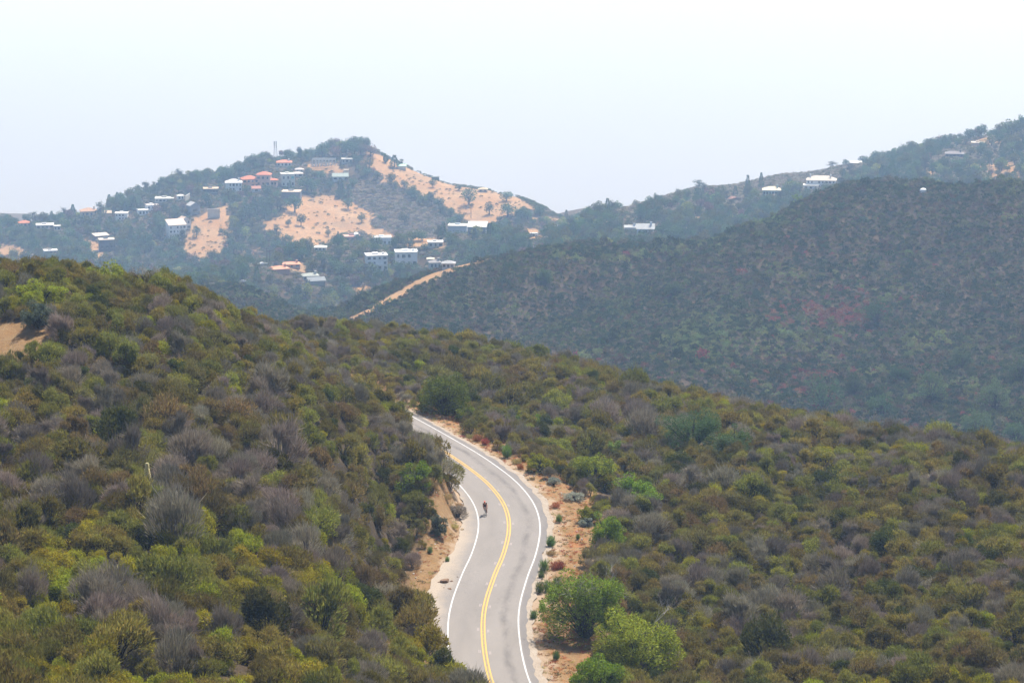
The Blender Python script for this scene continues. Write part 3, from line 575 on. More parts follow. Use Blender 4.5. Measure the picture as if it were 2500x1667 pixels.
kd = np.where((n1 + .6 * n2 + lowleft * .62 > .31) & (u > .35), 3, kd); kd = np.where((n2 > .22) & (u > .45) & (n1 < .3), 2, kd)
kd = np.where((py < 760) & (px < 700) & (kd == 2) & (u > .62), 0, kd)
var = rng.integers(0, 5, n_); S0 = rng.uniform(.45, 1.25, n_) * np.where(kd == 3, .78, 1.0); S0 *= np.where((sd < 0) & ((Y > 258) | (Y < 214)), np.where(Y < 214, 1.15, np.where(Y < 270, 1.15, .85)), np.interp(np.abs(sd), [5, 14], [.62, 1]))
big = rng.random(n_) < .06; S0 = np.where(big, S0 * 1.45, S0)
S0 = np.where((Y > 245) & (X < -12), np.minimum(S0, .95), S0)
scl = np.c_[S0 * rng.uniform(.8, 1.1, n_), S0 * rng.uniform(.8, 1.1, n_), S0 * rng.uniform(.95, 1.45, n_)]
rot = np.c_[rng.normal(0, .17, n_), rng.normal(0, .17, n_), rng.uniform(0, 6.28, n_)]
app = S0 / Y * F; inside = (px > 0) & (px < 2500) & (py > 620) & (py - S0 * 1.4 / Y * F < 1640)
order = np.argsort(-np.where(inside & visible(X, Y, Z, .8), app, 0)); ind = order[:300]; rest = np.setdiff1d(np.arange(n_), ind)
gn_scatter('chaparral', [PROTO[k][v][2] for k in range(5) for v in range(5)], np.c_[X, Y, Z][rest], (kd * 5 + var)[rest], rot[rest], scl[rest], 'dense olive, grey and yellow-green chaparral covering the near hillsides')
# ---- the 300 nearest shrubs as things of their own
LOOK = {0: 'olive green', 1: 'brownish olive', 2: 'grey twiggy', 3: 'yellow-green', 4: 'dark green'}
ORD = ['first', 'second', 'third', 'fourth', 'fifth', 'sixth', 'seventh', 'eighth', 'ninth', 'tenth', 'eleventh', 'twelfth', 'thirteenth', 'fourteenth', 'fifteenth', 'sixteenth', 'seventeenth', 'eighteenth', 'nineteenth', 'twentieth']
def zone(x, y):
    if x < 1300:
        if y > 1560: return 'at the bottom edge of the left slope' if x < 600 else 'at the bottom edge beside the road bend'
        if y > 1420: return 'low on the left slope' if x < 600 else 'low on the slope left of the road'
        if y > 1290: return 'below the flowering yucca' if x < 700 else 'left of the rocks by the road'
        return 'around the flowering yucca' if x < 700 else 'above the road cut'
    if y > 1500: return 'in the bottom right corner' if x > 2000 else 'right of the leafy green tree'
    return 'low on the right slope'
zones = {}
for i in ind: zones.setdefault((kd[i], 'large' if S0[i] > 1.25 else ('small' if S0[i] < .85 else 'rounded'), zone(px[i], py[i])), []).append(i)
for (k, szn, zn), lst in zones.items():
    lst.sort(key=lambda i: px[i])
    for q, i in enumerate(lst):
        e = empty('chaparral_shrub', (X[i], Y[i], Z[i]), 0); e.rotation_euler = rot[i]; e.scale = scl[i]
        fo_, wo_, _ = PROTO[k][var[i]]; link(bpy.data.objects.new('foliage', fo_), e); link(bpy.data.objects.new('branches', wo_), e)
        od = ORD[q] + ' of the ' if q < 20 else 'one of the '
        if len(lst) == 1: tag(e, f"{szn} {LOOK[k]} shrub {zn}", 'shrub', 'chaparral shrubs on the near slopes')
        else: tag(e, f"{od}{szn} {LOOK[k]} shrubs {zn}", 'shrub', 'chaparral shrubs on the near slopes')

# ---- middle hill: small dense chaparral with red and pale patches
P = jgrid(-.25, .27, 640, 1130, 2.15); X, Y = P.T; Z = height(X, Y, False); px, py = proj(np.c_[X, Y, Z])
keep = (bare(X, Y, Z) < .5) & visible(X, Y, Z, 22); X, Y, Z, px, py = (a[keep] for a in (X, Y, Z, px, py)); n_ = len(X); u = rng.random(n_)
n1 = fbm(X / 45, Y / 45, 3); n2 = fbm(X / 22 + 9, Y / 22, 3)
gl = np.abs(fbm((X + .25 * Y) / 85 + 1, (Y - .2 * X) / 240 + 5, 3)); k_ = np.where(u < .62 - gl * 1.0, 0 if 0 else 1, np.where(u < .70 + gl * .2, 0, np.where(u < .92, 2, 5))); k_ = np.where((gl > .22) & (u < .45), 1, k_); k_ = np.where((segdist(px, py, [(1660, 612), (1520, 672), (1400, 722), (1280, 762), (1180, 800)]) < 16) & (u < .75), 1, k_); k_ = np.where(inpoly(px, py, [(1700, 760), (1950, 790), (2100, 830), (1900, 880), (1600, 850)]) & (u > .62), 3, k_); k_ = np.where((n2 > .30) & (u > .5), 3, k_)
red = np.exp(-(((px - 1980) / 68) ** 2 + ((py - 768) / 28) ** 2)) * 1.0 + np.exp(-(((px - 2085) / 50) ** 2 + ((py - 760) / 45) ** 2)) * .45 + np.exp(-(((px - 2000) / 90) ** 2 + ((py - 935) / 40) ** 2)) * .2 + .001 + .012 * ((px > 1700) & (n1 > .2)) + .012 * (py > 860)
k_ = np.where(rng.random(n_) < red * (.6 + .9 * (n2 > 0)), 4, k_)
pale = np.exp(-(((px - 2140) / 60) ** 2 + ((py - 700) / 40) ** 2)) * .6; k_ = np.where(rng.random(n_) < pale * (n2 > 0), 3, k_)
S1 = rng.uniform(.45, 1.15, n_) * np.where(rng.random(n_) < .04, 1.9, 1)
gn_scatter('hill_chaparral', [FARP[k][v] for k in range(6) for v in range(3)], np.c_[X, Y, Z], k_ * 3 + rng.integers(0, 3, n_), np.c_[np.zeros((n_, 2)), rng.uniform(0, 6.28, n_)], np.c_[S1, S1, S1 * rng.uniform(.8, 1.3, n_)],
           'dark chaparral with red patches covering the middle hill')

# ---- far hills ------------------------------------------------------------------------------------------
# houses: x0, x1, top, foot (photo pixels), roof, wall colour, roof colour, window rows, columns, yaw, label, extras
WHITE = (.86, .86, .85); CREAM = (.62, .52, .38); TERRA = (.52, .19, .10); GREYR = (.30, .29, .28); PINK = (.55, .36, .28); BROWN = (.20, .12, .09); TAN = (.50, .37, .24); SLATE = (.22, .24, .26); PALE = (.70, .68, .63)
HOUSES = [
 (48, 76, 539, 556, 'hip', PINK, TERRA, 1, 3, .2, 'small pink house with dull red roof below the palms at far left', ''),
 (89, 131, 549, 560, 'flat', (.4, .4, .4), WHITE, 1, 4, 0, 'long low house with bright white flat roof right of the palms', ''),
 (132, 148, 551, 564, 'flat', (.35, .38, .4), PALE, 1, 2, 0, 'small grey box house at the right end of the long white roof', ''),
 (198, 239, 509, 530, 'hip', CREAM, (.45, .28, .18), 1, 4, .1, 'tan hip-roofed villa on the far left ridge line', 'c'),
 (256, 272, 517, 536, 'shed', TAN, (.5, .4, .3), 0, 0, 0, 'plain beige block building right of the tan villa', ''),
 (281, 312, 520, 538, 'flat', WHITE, PALE, 2, 4, -.1, 'white two storey box house right of the tan villa', ''),
 (232, 268, 573, 585, 'shed', BROWN, (.62, .55, .46), 0, 0, .3, 'barn with pale grey sheet roof above the dark hillside house', ''),
 (243, 281, 584, 614, 'flat', (.10, .10, .11), (.60, .52, .42), 1, 3, .1, 'dark walled hillside house with pale flat roof at far left', ''),
 (338, 364, 512, 526, 'flat', WHITE, WHITE, 1, 3, .2, 'low white house stepping down beside the left ridge road', ''),
 (358, 388, 500, 513, 'flat', WHITE, (.6, .55, .5), 1, 3, .2, 'upper of two low white houses beside the left ridge road', ''),
 (378, 424, 485, 496, 'flat', (.35, .35, .34), WHITE, 1, 5, -.1, 'long white flat roof among oaks under the left skyline', ''),
 (434, 450, 475, 489, 'hip', WHITE, PALE, 1, 2, .2, 'tiny white house under the columnar pine', ''),
 (463, 491, 494, 524, 'gable', (.25, .27, .29), (.42, .42, .42), 1, 1, .5, 'slate grey gabled house left of the stone wall', ''),
 (412, 457, 540, 582, 'shed', WHITE, (.62, .52, .44), 3, 5, .25, 'large white four storey house on the left slope with rows of windows', 'b'),
 (441, 469, 530, 562, 'gable', (.66, .66, .66), (.55, .42, .32), 2, 2, .5, 'tan-roofed white wing behind the large four storey house', ''),
 (108, 141, 611, 622, 'flat', (.3, .3, .3), WHITE, 1, 3, .1, 'white strip roofed house just above the near left hill', ''),
 (497, 533, 460, 474, 'flat', (.12, .12, .12), (.56, .43, .30), 1, 5, 0, 'long low house with tan flat roof on the left skyline', ''),
 (551, 591, 438, 479, 'hip', (.72, .74, .74), (.66, .64, .62), 3, 5, 0, 'white three storey mansion with hipped pale roof', 'c'),
 (592, 633, 431, 460, 'hip', (.55, .32, .20), TERRA, 2, 4, .2, 'orange walled villa with stepped terracotta roofs beside the white mansion', ''),
 (625, 660, 420, 456, 'hip', PINK, (.60, .20, .11), 2, 3, -.2, 'tall pink villa with bright terracotta hip roof', ''),
 (654, 676, 436, 456, 'hip', (.48, .34, .29), TERRA, 1, 3, -.2, 'lower right wing building beside the tall pink villa', ''),
 (615, 637, 456, 470, 'gable', (.62, .62, .64), (.45, .22, .16), 1, 1, .1, 'white garage with red roof below the orange villa', ''),
 (676, 712, 392, 408, 'hip', PALE, (.58, .22, .13), 1, 4, 0, 'red roofed house beside the lattice mast', 'c'),
 (687, 721, 425, 458, 'flat', (.62, .64, .60), PALE, 2, 3, .1, 'pale box house with a turquoise window bay', 't'),
 (714, 740, 421, 434, 'hip', (.4, .42, .42), (.55, .50, .46), 1, 2, .1, 'grey roofed cottage right of the pale box house', ''),
 (721, 741, 411, 422, 'hip', (.4, .42, .42), (.50, .46, .44), 1, 2, 0, 'upper grey roofed cottage behind the pale box house', ''),
 (687, 733, 468, 494, 'flat', (.16, .16, .18), (.64, .54, .42), 1, 4, -.15, 'dark flat roofed house with a cream roof terrace above the bare slope', 'b'),
 (834, 861, 389, 400, 'flat', (.35, .35, .35), (.5, .5, .48), 1, 3, 0, 'low grey control building right of the steel substation', ''),
 (812, 850, 425, 442, 'gable', (.45, .47, .46), (.30, .36, .33), 1, 3, 0, 'grey gabled hall with green trim high on the far hill', ''),
 (840, 851, 414, 423, 'flat', (.62, .48, .34), (.6, .5, .4), 0, 0, 0, 'tiny tan shed above the grey gabled hall', ''),
 (970, 991, 404, 415, 'shed', (.6, .55, .5), (.42, .62, .48), 0, 0, 0, 'shed with mint green roof on the far hill shoulder', ''),
 (1054, 1072, 432, 440, 'flat', (.10, .13, .13), (.13, .16, .15), 0, 0, 0, 'dark green tank building on the right shoulder of the far hill', ''),
 (1168, 1190, 459, 470, 'hip', (.55, .46, .32), (.50, .42, .28), 1, 2, 0, 'faint beige house on the right skyline of the far hill', ''),
 (841, 881, 577, 592, 'flat', (.32, .17, .15), (.62, .36, .28), 1, 3, .1, 'mauve brown house with a white barrel roof vault', 'v'),
 (912, 956, 579, 601, 'flat', (.66, .70, .74), WHITE, 1, 4, .05, 'white flat roofed house with dark window strip among the oaks', ''),
 (894, 948, 623, 661, 'flat', (.80, .80, .80), WHITE, 3, 4, .12, 'white three storey house with terrace above the stone bank', 'bc'),
 (965, 1020, 614, 652, 'flat', (.78, .79, .80), WHITE, 2, 4, .05, 'white two storey house with tall dark windows right of the three storey one', 'c'),
 (691, 734, 641, 654, 'hip', (.55, .30, .20), (.62, .30, .18), 1, 3, .1, 'upper of the two terracotta roofed houses in the middle valley', 'c'),
 (662, 710, 652, 669, 'hip', (.50, .28, .20), (.64, .30, .18), 0, 0, .3, 'lower terracotta roof in the middle valley', 'c'),
 (739, 780, 669, 686, 'hip', (.45, .46, .42), (.34, .36, .32), 1, 4, .15, 'grey green hip roofed house left of the bare bank', 'c'),
 (752, 796, 679, 697, 'gable', (.35, .35, .33), (.24, .26, .27), 0, 0, .2, 'dark grey gable roof just below the grey green house', ''),
 (767, 796, 600, 613, 'hip', (.62, .64, .64), (.66, .66, .62), 1, 3, -.1, 'small whitish cottage in the middle valley trees', ''),
 (1093, 1140, 550, 577, 'flat', (.34, .38, .42), (.68, .66, .60), 1, 5, -.1, 'left block of the long grey blue house with pale roof', 'b'),
 (1141, 1187, 546, 580, 'shed', (.30, .34, .38), (.66, .64, .58), 1, 3, -.1, 'right block of the long grey blue house beside the dark pine', ''),
 (1045, 1082, 591, 605, 'flat', (.52, .50, .46), (.84, .84, .82), 1, 3, .05, 'low house with bright white roof below the bare yard', ''),
 (1049, 1078, 636, 658, 'hip', (.42, .40, .38), (.30, .28, .27), 1, 3, .2, 'grey dormered house above the dirt spine of the middle hill', 'c'),
 (1079, 1109, 637, 656, 'hip', (.48, .50, .50), (.38, .38, .38), 1, 3, -.1, 'pale grey house half hidden behind the middle hill', ''),
 (1043, 1059, 629, 639, 'hip', (.55, .48, .38), (.74, .66, .50), 0, 0, 0, 'small cream roofed outbuilding behind the grey dormered house', ''),
 (1525, 1554, 551, 562, 'gable', (.55, .60, .66), (.42, .43, .44), 0, 0, .0, 'left wing of the blue white house with chimneys', 'c'),
 (1554, 1597, 548, 575, 'gable', (.55, .62, .74), (.44, .45, .45), 1, 3, .0, 'blue white house with large grey roof on the right ridge', 'c'),
 (1862, 1905, 457, 480, 'hip', (.30, .42, .42), (.68, .62, .46), 1, 6, 0, 'cream roofed pavilion house with turquoise trim left of the mansion', 'c'),
 (1785, 1810, 481, 494, 'gable', (.25, .2, .2), (.30, .17, .14), 0, 0, .6, 'house with dark red gable roof in the right hand trees', ''),
 (1968, 2040, 431, 460, 'hip', (.80, .80, .80), (.60, .54, .46), 2, 8, -.05, 'large white hilltop mansion with chimneys on the right ridge', 'cc'),
 (1961, 1998, 452, 464, 'flat', (.76, .77, .78), (.8, .78, .74), 1, 3, -.05, 'white garage block in front of the hilltop mansion', ''),
 (2076, 2103, 390, 399, 'gable', (.5, .5, .5), (.84, .84, .82), 0, 0, 0, 'house with bright white roof behind the mansion', ''),
 (2308, 2352, 371, 386, 'hip', (.13, .14, .15), (.22, .20, .20), 1, 5, 0, 'dark roofed ranch house among oaks at upper right', 'c'),
 (2372, 2402, 348, 358, 'flat', (.55, .44, .34), (.70, .62, .50), 0, 0, 0, 'beige roof beside the bare patch at top right', ''),
]
def house_rects(): return [(h[0], h[1], h[2], h[3]) for h in HOUSES]
M_['glass'] = mat('window_glass', (.035, .045, .055), .15, spec=.6); M_['turq'] = mat('turquoise_trim', (.10, .42, .45), .5); _mc = {}
def cmat(c_, nm):
    k = (nm, c_)
    if k not in _mc:
        c2 = tuple(x * .78 for x in c_); _mc[k] = mat(nm, c_, .85, (c2, .35, 1.0), spec=.2)
    return _mc[k]
HPOS = {}
def rot2(yaw, x, y): return x * math.cos(yaw) - y * math.sin(yaw), x * math.sin(yaw) + y * math.cos(yaw)
def house(x0, x1, yt, yb, roof, wc, rc, rows, cols, yaw, label, ex):
    p = hit((x0 + x1) / 2, yb); k = p[1] / F; W = (x1 - x0) * k / (math.cos(yaw) + .35 * abs(math.sin(yaw))); H = (yb - yt) * k; D = min(W * .8, 11) if W > 7 else W * .8
    e = empty('house', p, yaw - math.atan2(p[0], p[1])); tag(e, label, 'house', 'houses on the far hills'); HPOS[label] = p
    rh = {'flat': .5, 'shed': H * .25, 'hip': min(H * .33, W * .2), 'gable': min(H * .42, W * .3)}[roof]; wh = H - rh
    wm = MB(); wm.box((-W / 2, 0, -7), (W / 2, D, wh)); 
    rm = MB(); o = .5; wallm = cmat(wc, 'painted_wall'); roofm = cmat((.66, .66, .64) if rc == WHITE else rc, 'roof_' + ('tile' if roof in ('hip', 'gable') else 'sheet'))
    if roof == 'flat':
        rm.box((-W / 2 - .35, -.35, wh), (W / 2 + .35, D + .35, wh + .32)); wm.box((-W * .18, D * .4, wh + .32), (W * .1, D * .8, wh + 1.1)) if W > 9 else None
        for a in (-1, 1): rm.box((a * (W / 2 + .18) - .17, -.35, wh + .32), (a * (W / 2 + .18) + .17, D + .35, wh + .55))
    elif roof == 'shed':
        rm.add([(-W / 2 - o, -o, wh), (W / 2 + o, -o, wh), (W / 2 + o, D + o, wh + rh), (-W / 2 - o, D + o, wh + rh), (-W / 2 - o, -o, wh + .3), (W / 2 + o, -o, wh + .3), (W / 2 + o, D + o, wh + rh + .3), (-W / 2 - o, D + o, wh + rh + .3)],
               [(0, 3, 2, 1), (4, 5, 6, 7), (0, 1, 5, 4), (1, 2, 6, 5), (2, 3, 7, 6), (3, 0, 4, 7)])
        wm.add([(-W / 2, 0, wh), (-W / 2, D, wh), (-W / 2, D, wh + rh), (W / 2, 0, wh), (W / 2, D, wh), (W / 2, D, wh + rh)], [(0, 1, 2), (3, 5, 4), (1, 4, 5, 2)])
    elif roof == 'hip':
        r_ = max(.2, W / 2 - D / 2); v = [(-W / 2 - o, -o, wh), (W / 2 + o, -o, wh), (W / 2 + o, D + o, wh), (-W / 2 - o, D + o, wh), (-r_, D / 2, wh + rh), (r_, D / 2, wh + rh)]
        rm.add(v, [(0, 1, 5, 4), (1, 2, 5), (2, 3, 4, 5), (3, 0, 4), (0, 3, 2, 1)]); rm.box((-W / 2 - o, -o, wh - .25), (W / 2 + o, D + o, wh - .003))
    else:
        if abs(yaw) > .4 or W < 14 and W / D < 1.2: # gable end towards the viewer
            v = [(-W / 2 - o, -o, wh), (W / 2 + o, -o, wh), (0, -o, wh + rh), (-W / 2 - o, D + o, wh), (W / 2 + o, D + o, wh), (0, D + o, wh + rh)]; rm.add(v, [(0, 2, 5, 3), (2, 1, 4, 5), (0, 3, 4, 1)]); wm.add([(-W / 2, 0, wh), (W / 2, 0, wh), (0, 0, wh + rh - .25), (-W / 2, D, wh), (W / 2, D, wh), (0, D, wh + rh - .25)], [(0, 1, 2), (3, 5, 4)])
        else:
            v = [(-W / 2 - o, -o, wh), (W / 2 + o, -o, wh), (W / 2 + o, D + o, wh), (-W / 2 - o, D + o, wh), (-W / 2 - o, D / 2, wh + rh), (W / 2 + o, D / 2, wh + rh)]; rm.add(v, [(0, 1, 5, 4), (2, 3, 4, 5), (0, 3, 2, 1)]); wm.add([(-W / 2, 0, wh), (-W / 2, D, wh), (-W / 2, D / 2, wh + rh - .2), (W / 2, 0, wh), (W / 2, D, wh), (W / 2, D / 2, wh + rh - .2)], [(0, 1, 2), (3, 5, 4)])
    wm.build('wall', wallm, e); ro = rm.build('roof', roofm, e)
    for j in range(rows):
        z0 = wh * (j + .28) / rows; hh = min(1.9, wh / rows * .48)
        for i in range(cols):
            if (i * 7 + j * 3 + int(x0)) % 6 == 5 and rows * cols > 6: continue
            ww = W / cols * (.34 + .26 * ((i * 5 + j + int(x0)) % 3) / 2); cx = -W / 2 + W * (i + .5) / cols
            m_ = MB(); m_.box((cx - ww / 2, -.04, z0), (cx + ww / 2, -.003, z0 + hh)); wi = m_.build('window', M_['turq'] if 't' in ex and i == cols - 1 and j == 1 else M_['glass'], e)
            f_ = MB(); f_.box((cx - ww / 2 - .1, -.10, z0 - .12), (cx + ww / 2 + .1, -.045, z0 - .003)); f_.build('sill', cmat(PALE, 'painted_trim'), wi)
    for i, ch in enumerate([q for q in ex if q == 'c']):
        m_ = MB(); cx = W * (.32, -.38)[i % 2]; m_.box((cx - .55, D * .3, wh - .5), (cx + .55, D * .3 + .9, H + .9)); m_.box((cx - .68, D * .3 - .13, H + .9), (cx + .68, D * .3 + 1.03, H + 1.15)); m_.build('chimney', wallm, ro)
    if 'b' in ex:
        m_ = MB(); z = wh * .36; m_.box((-W / 2, -2.2, z), (W * .3, -.003, z + .22)); m_.box((-W / 2, -2.2, z + .22), (W * .3, -2.08, z + 1.1)); m_.box((-W * .45, -2.1, -7), (-W * .43, -1.8, z)); m_.box((W * .22, -2.1, -7), (W * .24, -1.8, z)); m_.build('balcony', wallm, e)
    if 'v' in ex:
        m_ = MB(); n_ = 10; pts = [(W * .3 + math.cos(math.pi * i / n_) * W * .17, math.sin(math.pi * i / n_) * 1.7 + wh + .4) for i in range(n_ + 1)]
        m_.add([(x, y, z) for y in (.3, D - .3) for x, z in pts], [(i, i + 1, n_ + 2 + i, n_ + 1 + i) for i in range(n_)] + [tuple(range(n_, -1, -1)), tuple(range(n_ + 1, 2 * n_ + 2))]); m_.build('barrel_vault', cmat(WHITE, 'painted_wall'), ro)
    return e
for h in HOUSES: house(*h)

# other far structures
def simple_wall(x0, y0, x1, y1, hgt, col, label, name='retaining_wall', posts=0, cat='wall'):
    a = hit(x0, y0); b = hit(x1, y1); k = a[1] / F; H = hgt * k; d = np.array([b[0] - a[0], b[1] - a[1]]); L_ = np.linalg.norm(d); 
    if L_ > 90: b = at(x1, y1, a[1]); d = np.array([b[0] - a[0], b[1] - a[1]]); L_ = np.linalg.norm(d)
    e = empty(name, a, math.atan2(d[1], d[0])); m_ = MB(); dz = b[2] - a[2]
    m_.add([(0, 0, -3), (L_, 0, dz - 3), (L_, .4, dz - 3), (0, .4, -3), (0, 0, H), (L_, 0, H + dz), (L_, .4, H + dz), (0, .4, H)], [(0, 1, 5, 4), (1, 2, 6, 5), (2, 3, 7, 6), (3, 0, 4, 7), (4, 5, 6, 7)]); m_.build('wall_face', cmat(col, 'masonry'), e)
    for i in range(posts):
        x = L_ * (i + .5) / posts; q = MB(); q.box((x - .12, -.12, H + dz * x / L_), (x + .12, .12, H + dz * x / L_ + 2.6)); q.build('post', M_['wood_dark'], e)
    c2 = MB(); c2.add([(0, -.08, H + .003), (L_, -.08, H + dz + .003), (L_, .48, H + dz + .003), (0, .48, H + .003), (0, -.08, H + .2), (L_, -.08, H + dz + .2), (L_, .48, H + dz + .2), (0, .48, H + .2)], [(0, 3, 2, 1), (0, 1, 5, 4), (1, 2, 6, 5), (2, 3, 7, 6), (3, 0, 4, 7), (4, 5, 6, 7)]); c2.build('coping', cmat(PALE, 'masonry_cap'), e)
    tag(e, label, cat); return e
simple_wall(160, 552, 238, 548, 14, (.46, .36, .28), 'long beige retaining wall topped by posts at far left', posts=14)
simple_wall(507, 534, 537, 532, 22, (.55, .50, .42), 'pale stone retaining wall above the green lawn')
simple_wall(453, 494, 464, 486, 14, (.66, .60, .50), 'sloping pale driveway wall near the left skyline')
simple_wall(1330, 561, 1373, 550, 3, (.6, .6, .58), 'thin pale roadside barrier climbing right on the saddle', name='guard_rail', cat='barrier')
# lattice mast
def mast():
    p = hit(673, 394); k = p[1] / F; H = 48 * k; e = empty('lattice_mast', p); steel = mat('galvanised_steel', (.16, .17, .19), .5, metal=.3)
    f = lambda t: 1.9 * (1 - t) + .55 * t
    for sx in (-1, 1):
        for sy in (-1, 1): m_ = MB(); m_.tube((sx * f(0), sy * f(0), -1), (sx * f(1), sy * f(1), H), .10, .07); m_.build('leg', steel, e)
    m_ = MB(); n_ = 10
    for i in range(n_):
        t0, t1 = i / n_, (i + 1) / n_
        for (ax, ay), (bx, by) in (((-1, -1), (1, -1)), ((1, -1), (1, 1)), ((1, 1), (-1, 1)), ((-1, 1), (-1, -1))):
            m_.tube((ax * f(t0), ay * f(t0), H * t0), (bx * f(t1), by * f(t1), H * t1), .04, .04); m_.tube((ax * f(t1), ay * f(t1), H * t1), (bx * f(t1), by * f(t1), H * t1), .04, .04)
    m_.build('bracing', steel, e)
    for j, z in enumerate((.97, .86, .74)): m_ = MB(); m_.tube((-.9, -.9, H * z - 1), (-.9, -.9, H * z + 1), .28, .28, 0, 6); m_.tube((.9, -.9, H * z - 1), (.9, -.9, H * z + 1), .28, .28, 0, 6); m_.build('antenna', steel, e)
    tag(e, 'tall steel lattice mast on the skyline of the far hill', 'mast')
mast()
def substation():
    p = hit(790, 409); k = p[1] / F; e = empty('substation', p); W = 58 * k; H = 17 * k; steel = M_.setdefault('steel', mat('pale_steel', (.50, .50, .50), .5, metal=.2))
    for r_ in range(3):
        y = r_ * 5
        for i in range(8): m_ = MB(); x = -W / 2 + W * i / 7; m_.box((x - .16, y - .16, -2), (x + .16, y + .16, H)); m_.build('post', steel, e)
        m_ = MB(); m_.box((-W / 2, y - .2, H + .003), (W / 2, y + .2, H + .5)); m_.build('beam', steel, e); m_ = MB(); m_.box((-W / 2, y - .12, H * .6), (W / 2, y - .165, H * .6 + .3)); m_.build('beam', steel, e)
    for i in range(9): m_ = MB(); x = -W / 2 + W * (i + .5) / 9; h_ = 1.6 + (i * 7 % 4) * .5; m_.box((x - .6, 1.6, 0), (x + .6, 3.2, h_)); m_.tube((x - .3, 2.4, h_), (x - .3, 2.4, h_ + 1), .12, .1); m_.tube((x + .3, 2.4, h_), (x + .3, 2.4, h_ + 1), .12, .1); m_.build('transformer', steel, e)
    tag(e, 'pale steel electrical substation frames on the far hill', 'substation')
substation()
def pole(px, yb, yt, label):
    p = hit(px, yb); k = p[1] / F; H = (yb - yt) * k; e = empty('utility_pole', p); m_ = MB(); m_.tube((0, 0, -1), (0, 0, H), .26, .18, 0, 6); m_.build('pole', M_['wood_dark'], e)
    m_ = MB(); m_.box((-1.4, -.1, H - .9), (1.4, .1, H - .65)); m_.build('crossarm', M_['wood_dark'], e); tag(e, label, 'utility pole', 'utility poles on the far hills')
for a in [(1150, 534, 506, 'thin pole on the tan slope above the long grey blue house'), (1254, 566, 542, 'utility pole left of the parked white van'), (1070, 572, 545, 'utility pole left of the long grey blue house'), (652, 645, 604, 'left of two tall poles by the white pickup'),
          (659, 645, 609, 'right of two tall poles by the white pickup'), (184, 556, 524, 'utility pole at the beige retaining wall'), (525, 434, 418, 'utility pole on the left skyline by the dark oaks'), (684, 388, 373, 'short pole right of the lattice mast'), (747, 612, 598, 'pole above the small whitish cottage'),
          (415, 543, 508, 'pale pole standing left of the four storey house'), (1364, 552, 536, 'pole on the saddle at the road barrier')]: pole(*a)
# vehicles
def car(px, yb, L_, kind, col, yaw, label, on=None, scale=1):
    p = on if on is not None else hit(px, yb); e = empty({'van': 'van', 'truck': 'pickup_truck', 'car': 'parked_car'}[kind], p, yaw); W = L_ * .39
    prof = {'van': [(0, .35), (0, 1.0), (.10, 1.15), (.20, 1.9), (.24, 2.0), (.97, 2.0), (1, 1.8), (1, .35)], 'truck': [(0, .35), (0, .9), (.22, 1.0), (.32, 1.55), (.55, 1.6), (.58, 1.02), (1, 1.0), (1, .4)], 'car': [(0, .3), (0, .75), (.24, .9), (.36, 1.38), (.70, 1.42), (.86, .95), (1, .85), (1, .35)]}[kind]
    pts = [((x - .5) * L_, z) for x, z in prof]; n_ = len(pts); m_ = MB(); v = [(x, -W / 2 * (1 if z < 1.1 else .86), z) for x, z in pts] + [(x, W / 2 * (1 if z < 1.1 else .86), z) for x, z in pts]
    m_.add(v, [(i, n_ + i, n_ + (i + 1) % n_, (i + 1) % n_) for i in range(n_)] + [tuple(range(n_)), tuple(range(2 * n_ - 1, n_ - 1, -1))]); m_.build('body', mat('car_paint', col, .3, spec=.5), e)
    zt = {'van': 1.85, 'truck': 1.48, 'car': 1.32}[kind]; zb = zt - .5
    for s_ in (-1, 1):
        x0, x1 = {'van': (-.24, .44), 'truck': (-.17, .04), 'car': (-.13, .22)}[kind]; m_ = MB(); yy = s_ * W / 2; m_.add([(x0 * L_, yy * .985, zb), (x1 * L_, yy * .985, zb), (x1 * L_, yy * .87, zt), ((x0 + .04) * L_, yy * .87, zt)], [(0, 1, 2, 3)]); m_.build('side_window', M_['glass'], e)
    for sx in (-.3, .3):
        for sy in (-1, 1): m_ = MB(); m_.tube((sx * L_, sy * W * .36, .34), (sx * L_, sy * W * .5, .34), .34, .34, 0, 12); m_.add([(sx * L_ + .34 * math.cos(i * math.pi / 6), sy * W * .502, .34 + .34 * math.sin(i * math.pi / 6)) for i in range(12)], [tuple(range(12))]); m_.build('wheel', M_.setdefault('tyre', mat('tyre_rubber', (.02, .02, .02), .8)), e)
    tag(e, label, {'van': 'van', 'truck': 'truck', 'car': 'car'}[kind]); return e
car(1301, 577, 6.2, 'van', (.75, .76, .76), .1, 'white van parked where the road crosses the saddle')
car(641, 647, 5.6, 'truck', (.78, .78, .78), .5, 'white pickup truck parked in the middle valley clearing')
car(2036, 466, 4.8, 'car', (.03, .03, .035), 0, 'dark car parked in front of the hilltop mansion')
car(592, 690, 4.6, 'car', (.5, .5, .5), .4, 'grey car at the top of the narrow dirt track')
car(700, 497, 4.6, 'car', (.7, .7, .7), .2, 'silver car parked below the dark house with roof terrace')
car(865, 640, 4.6, 'car', (.6, .6, .62), .2, 'pale car left of the white three storey house')
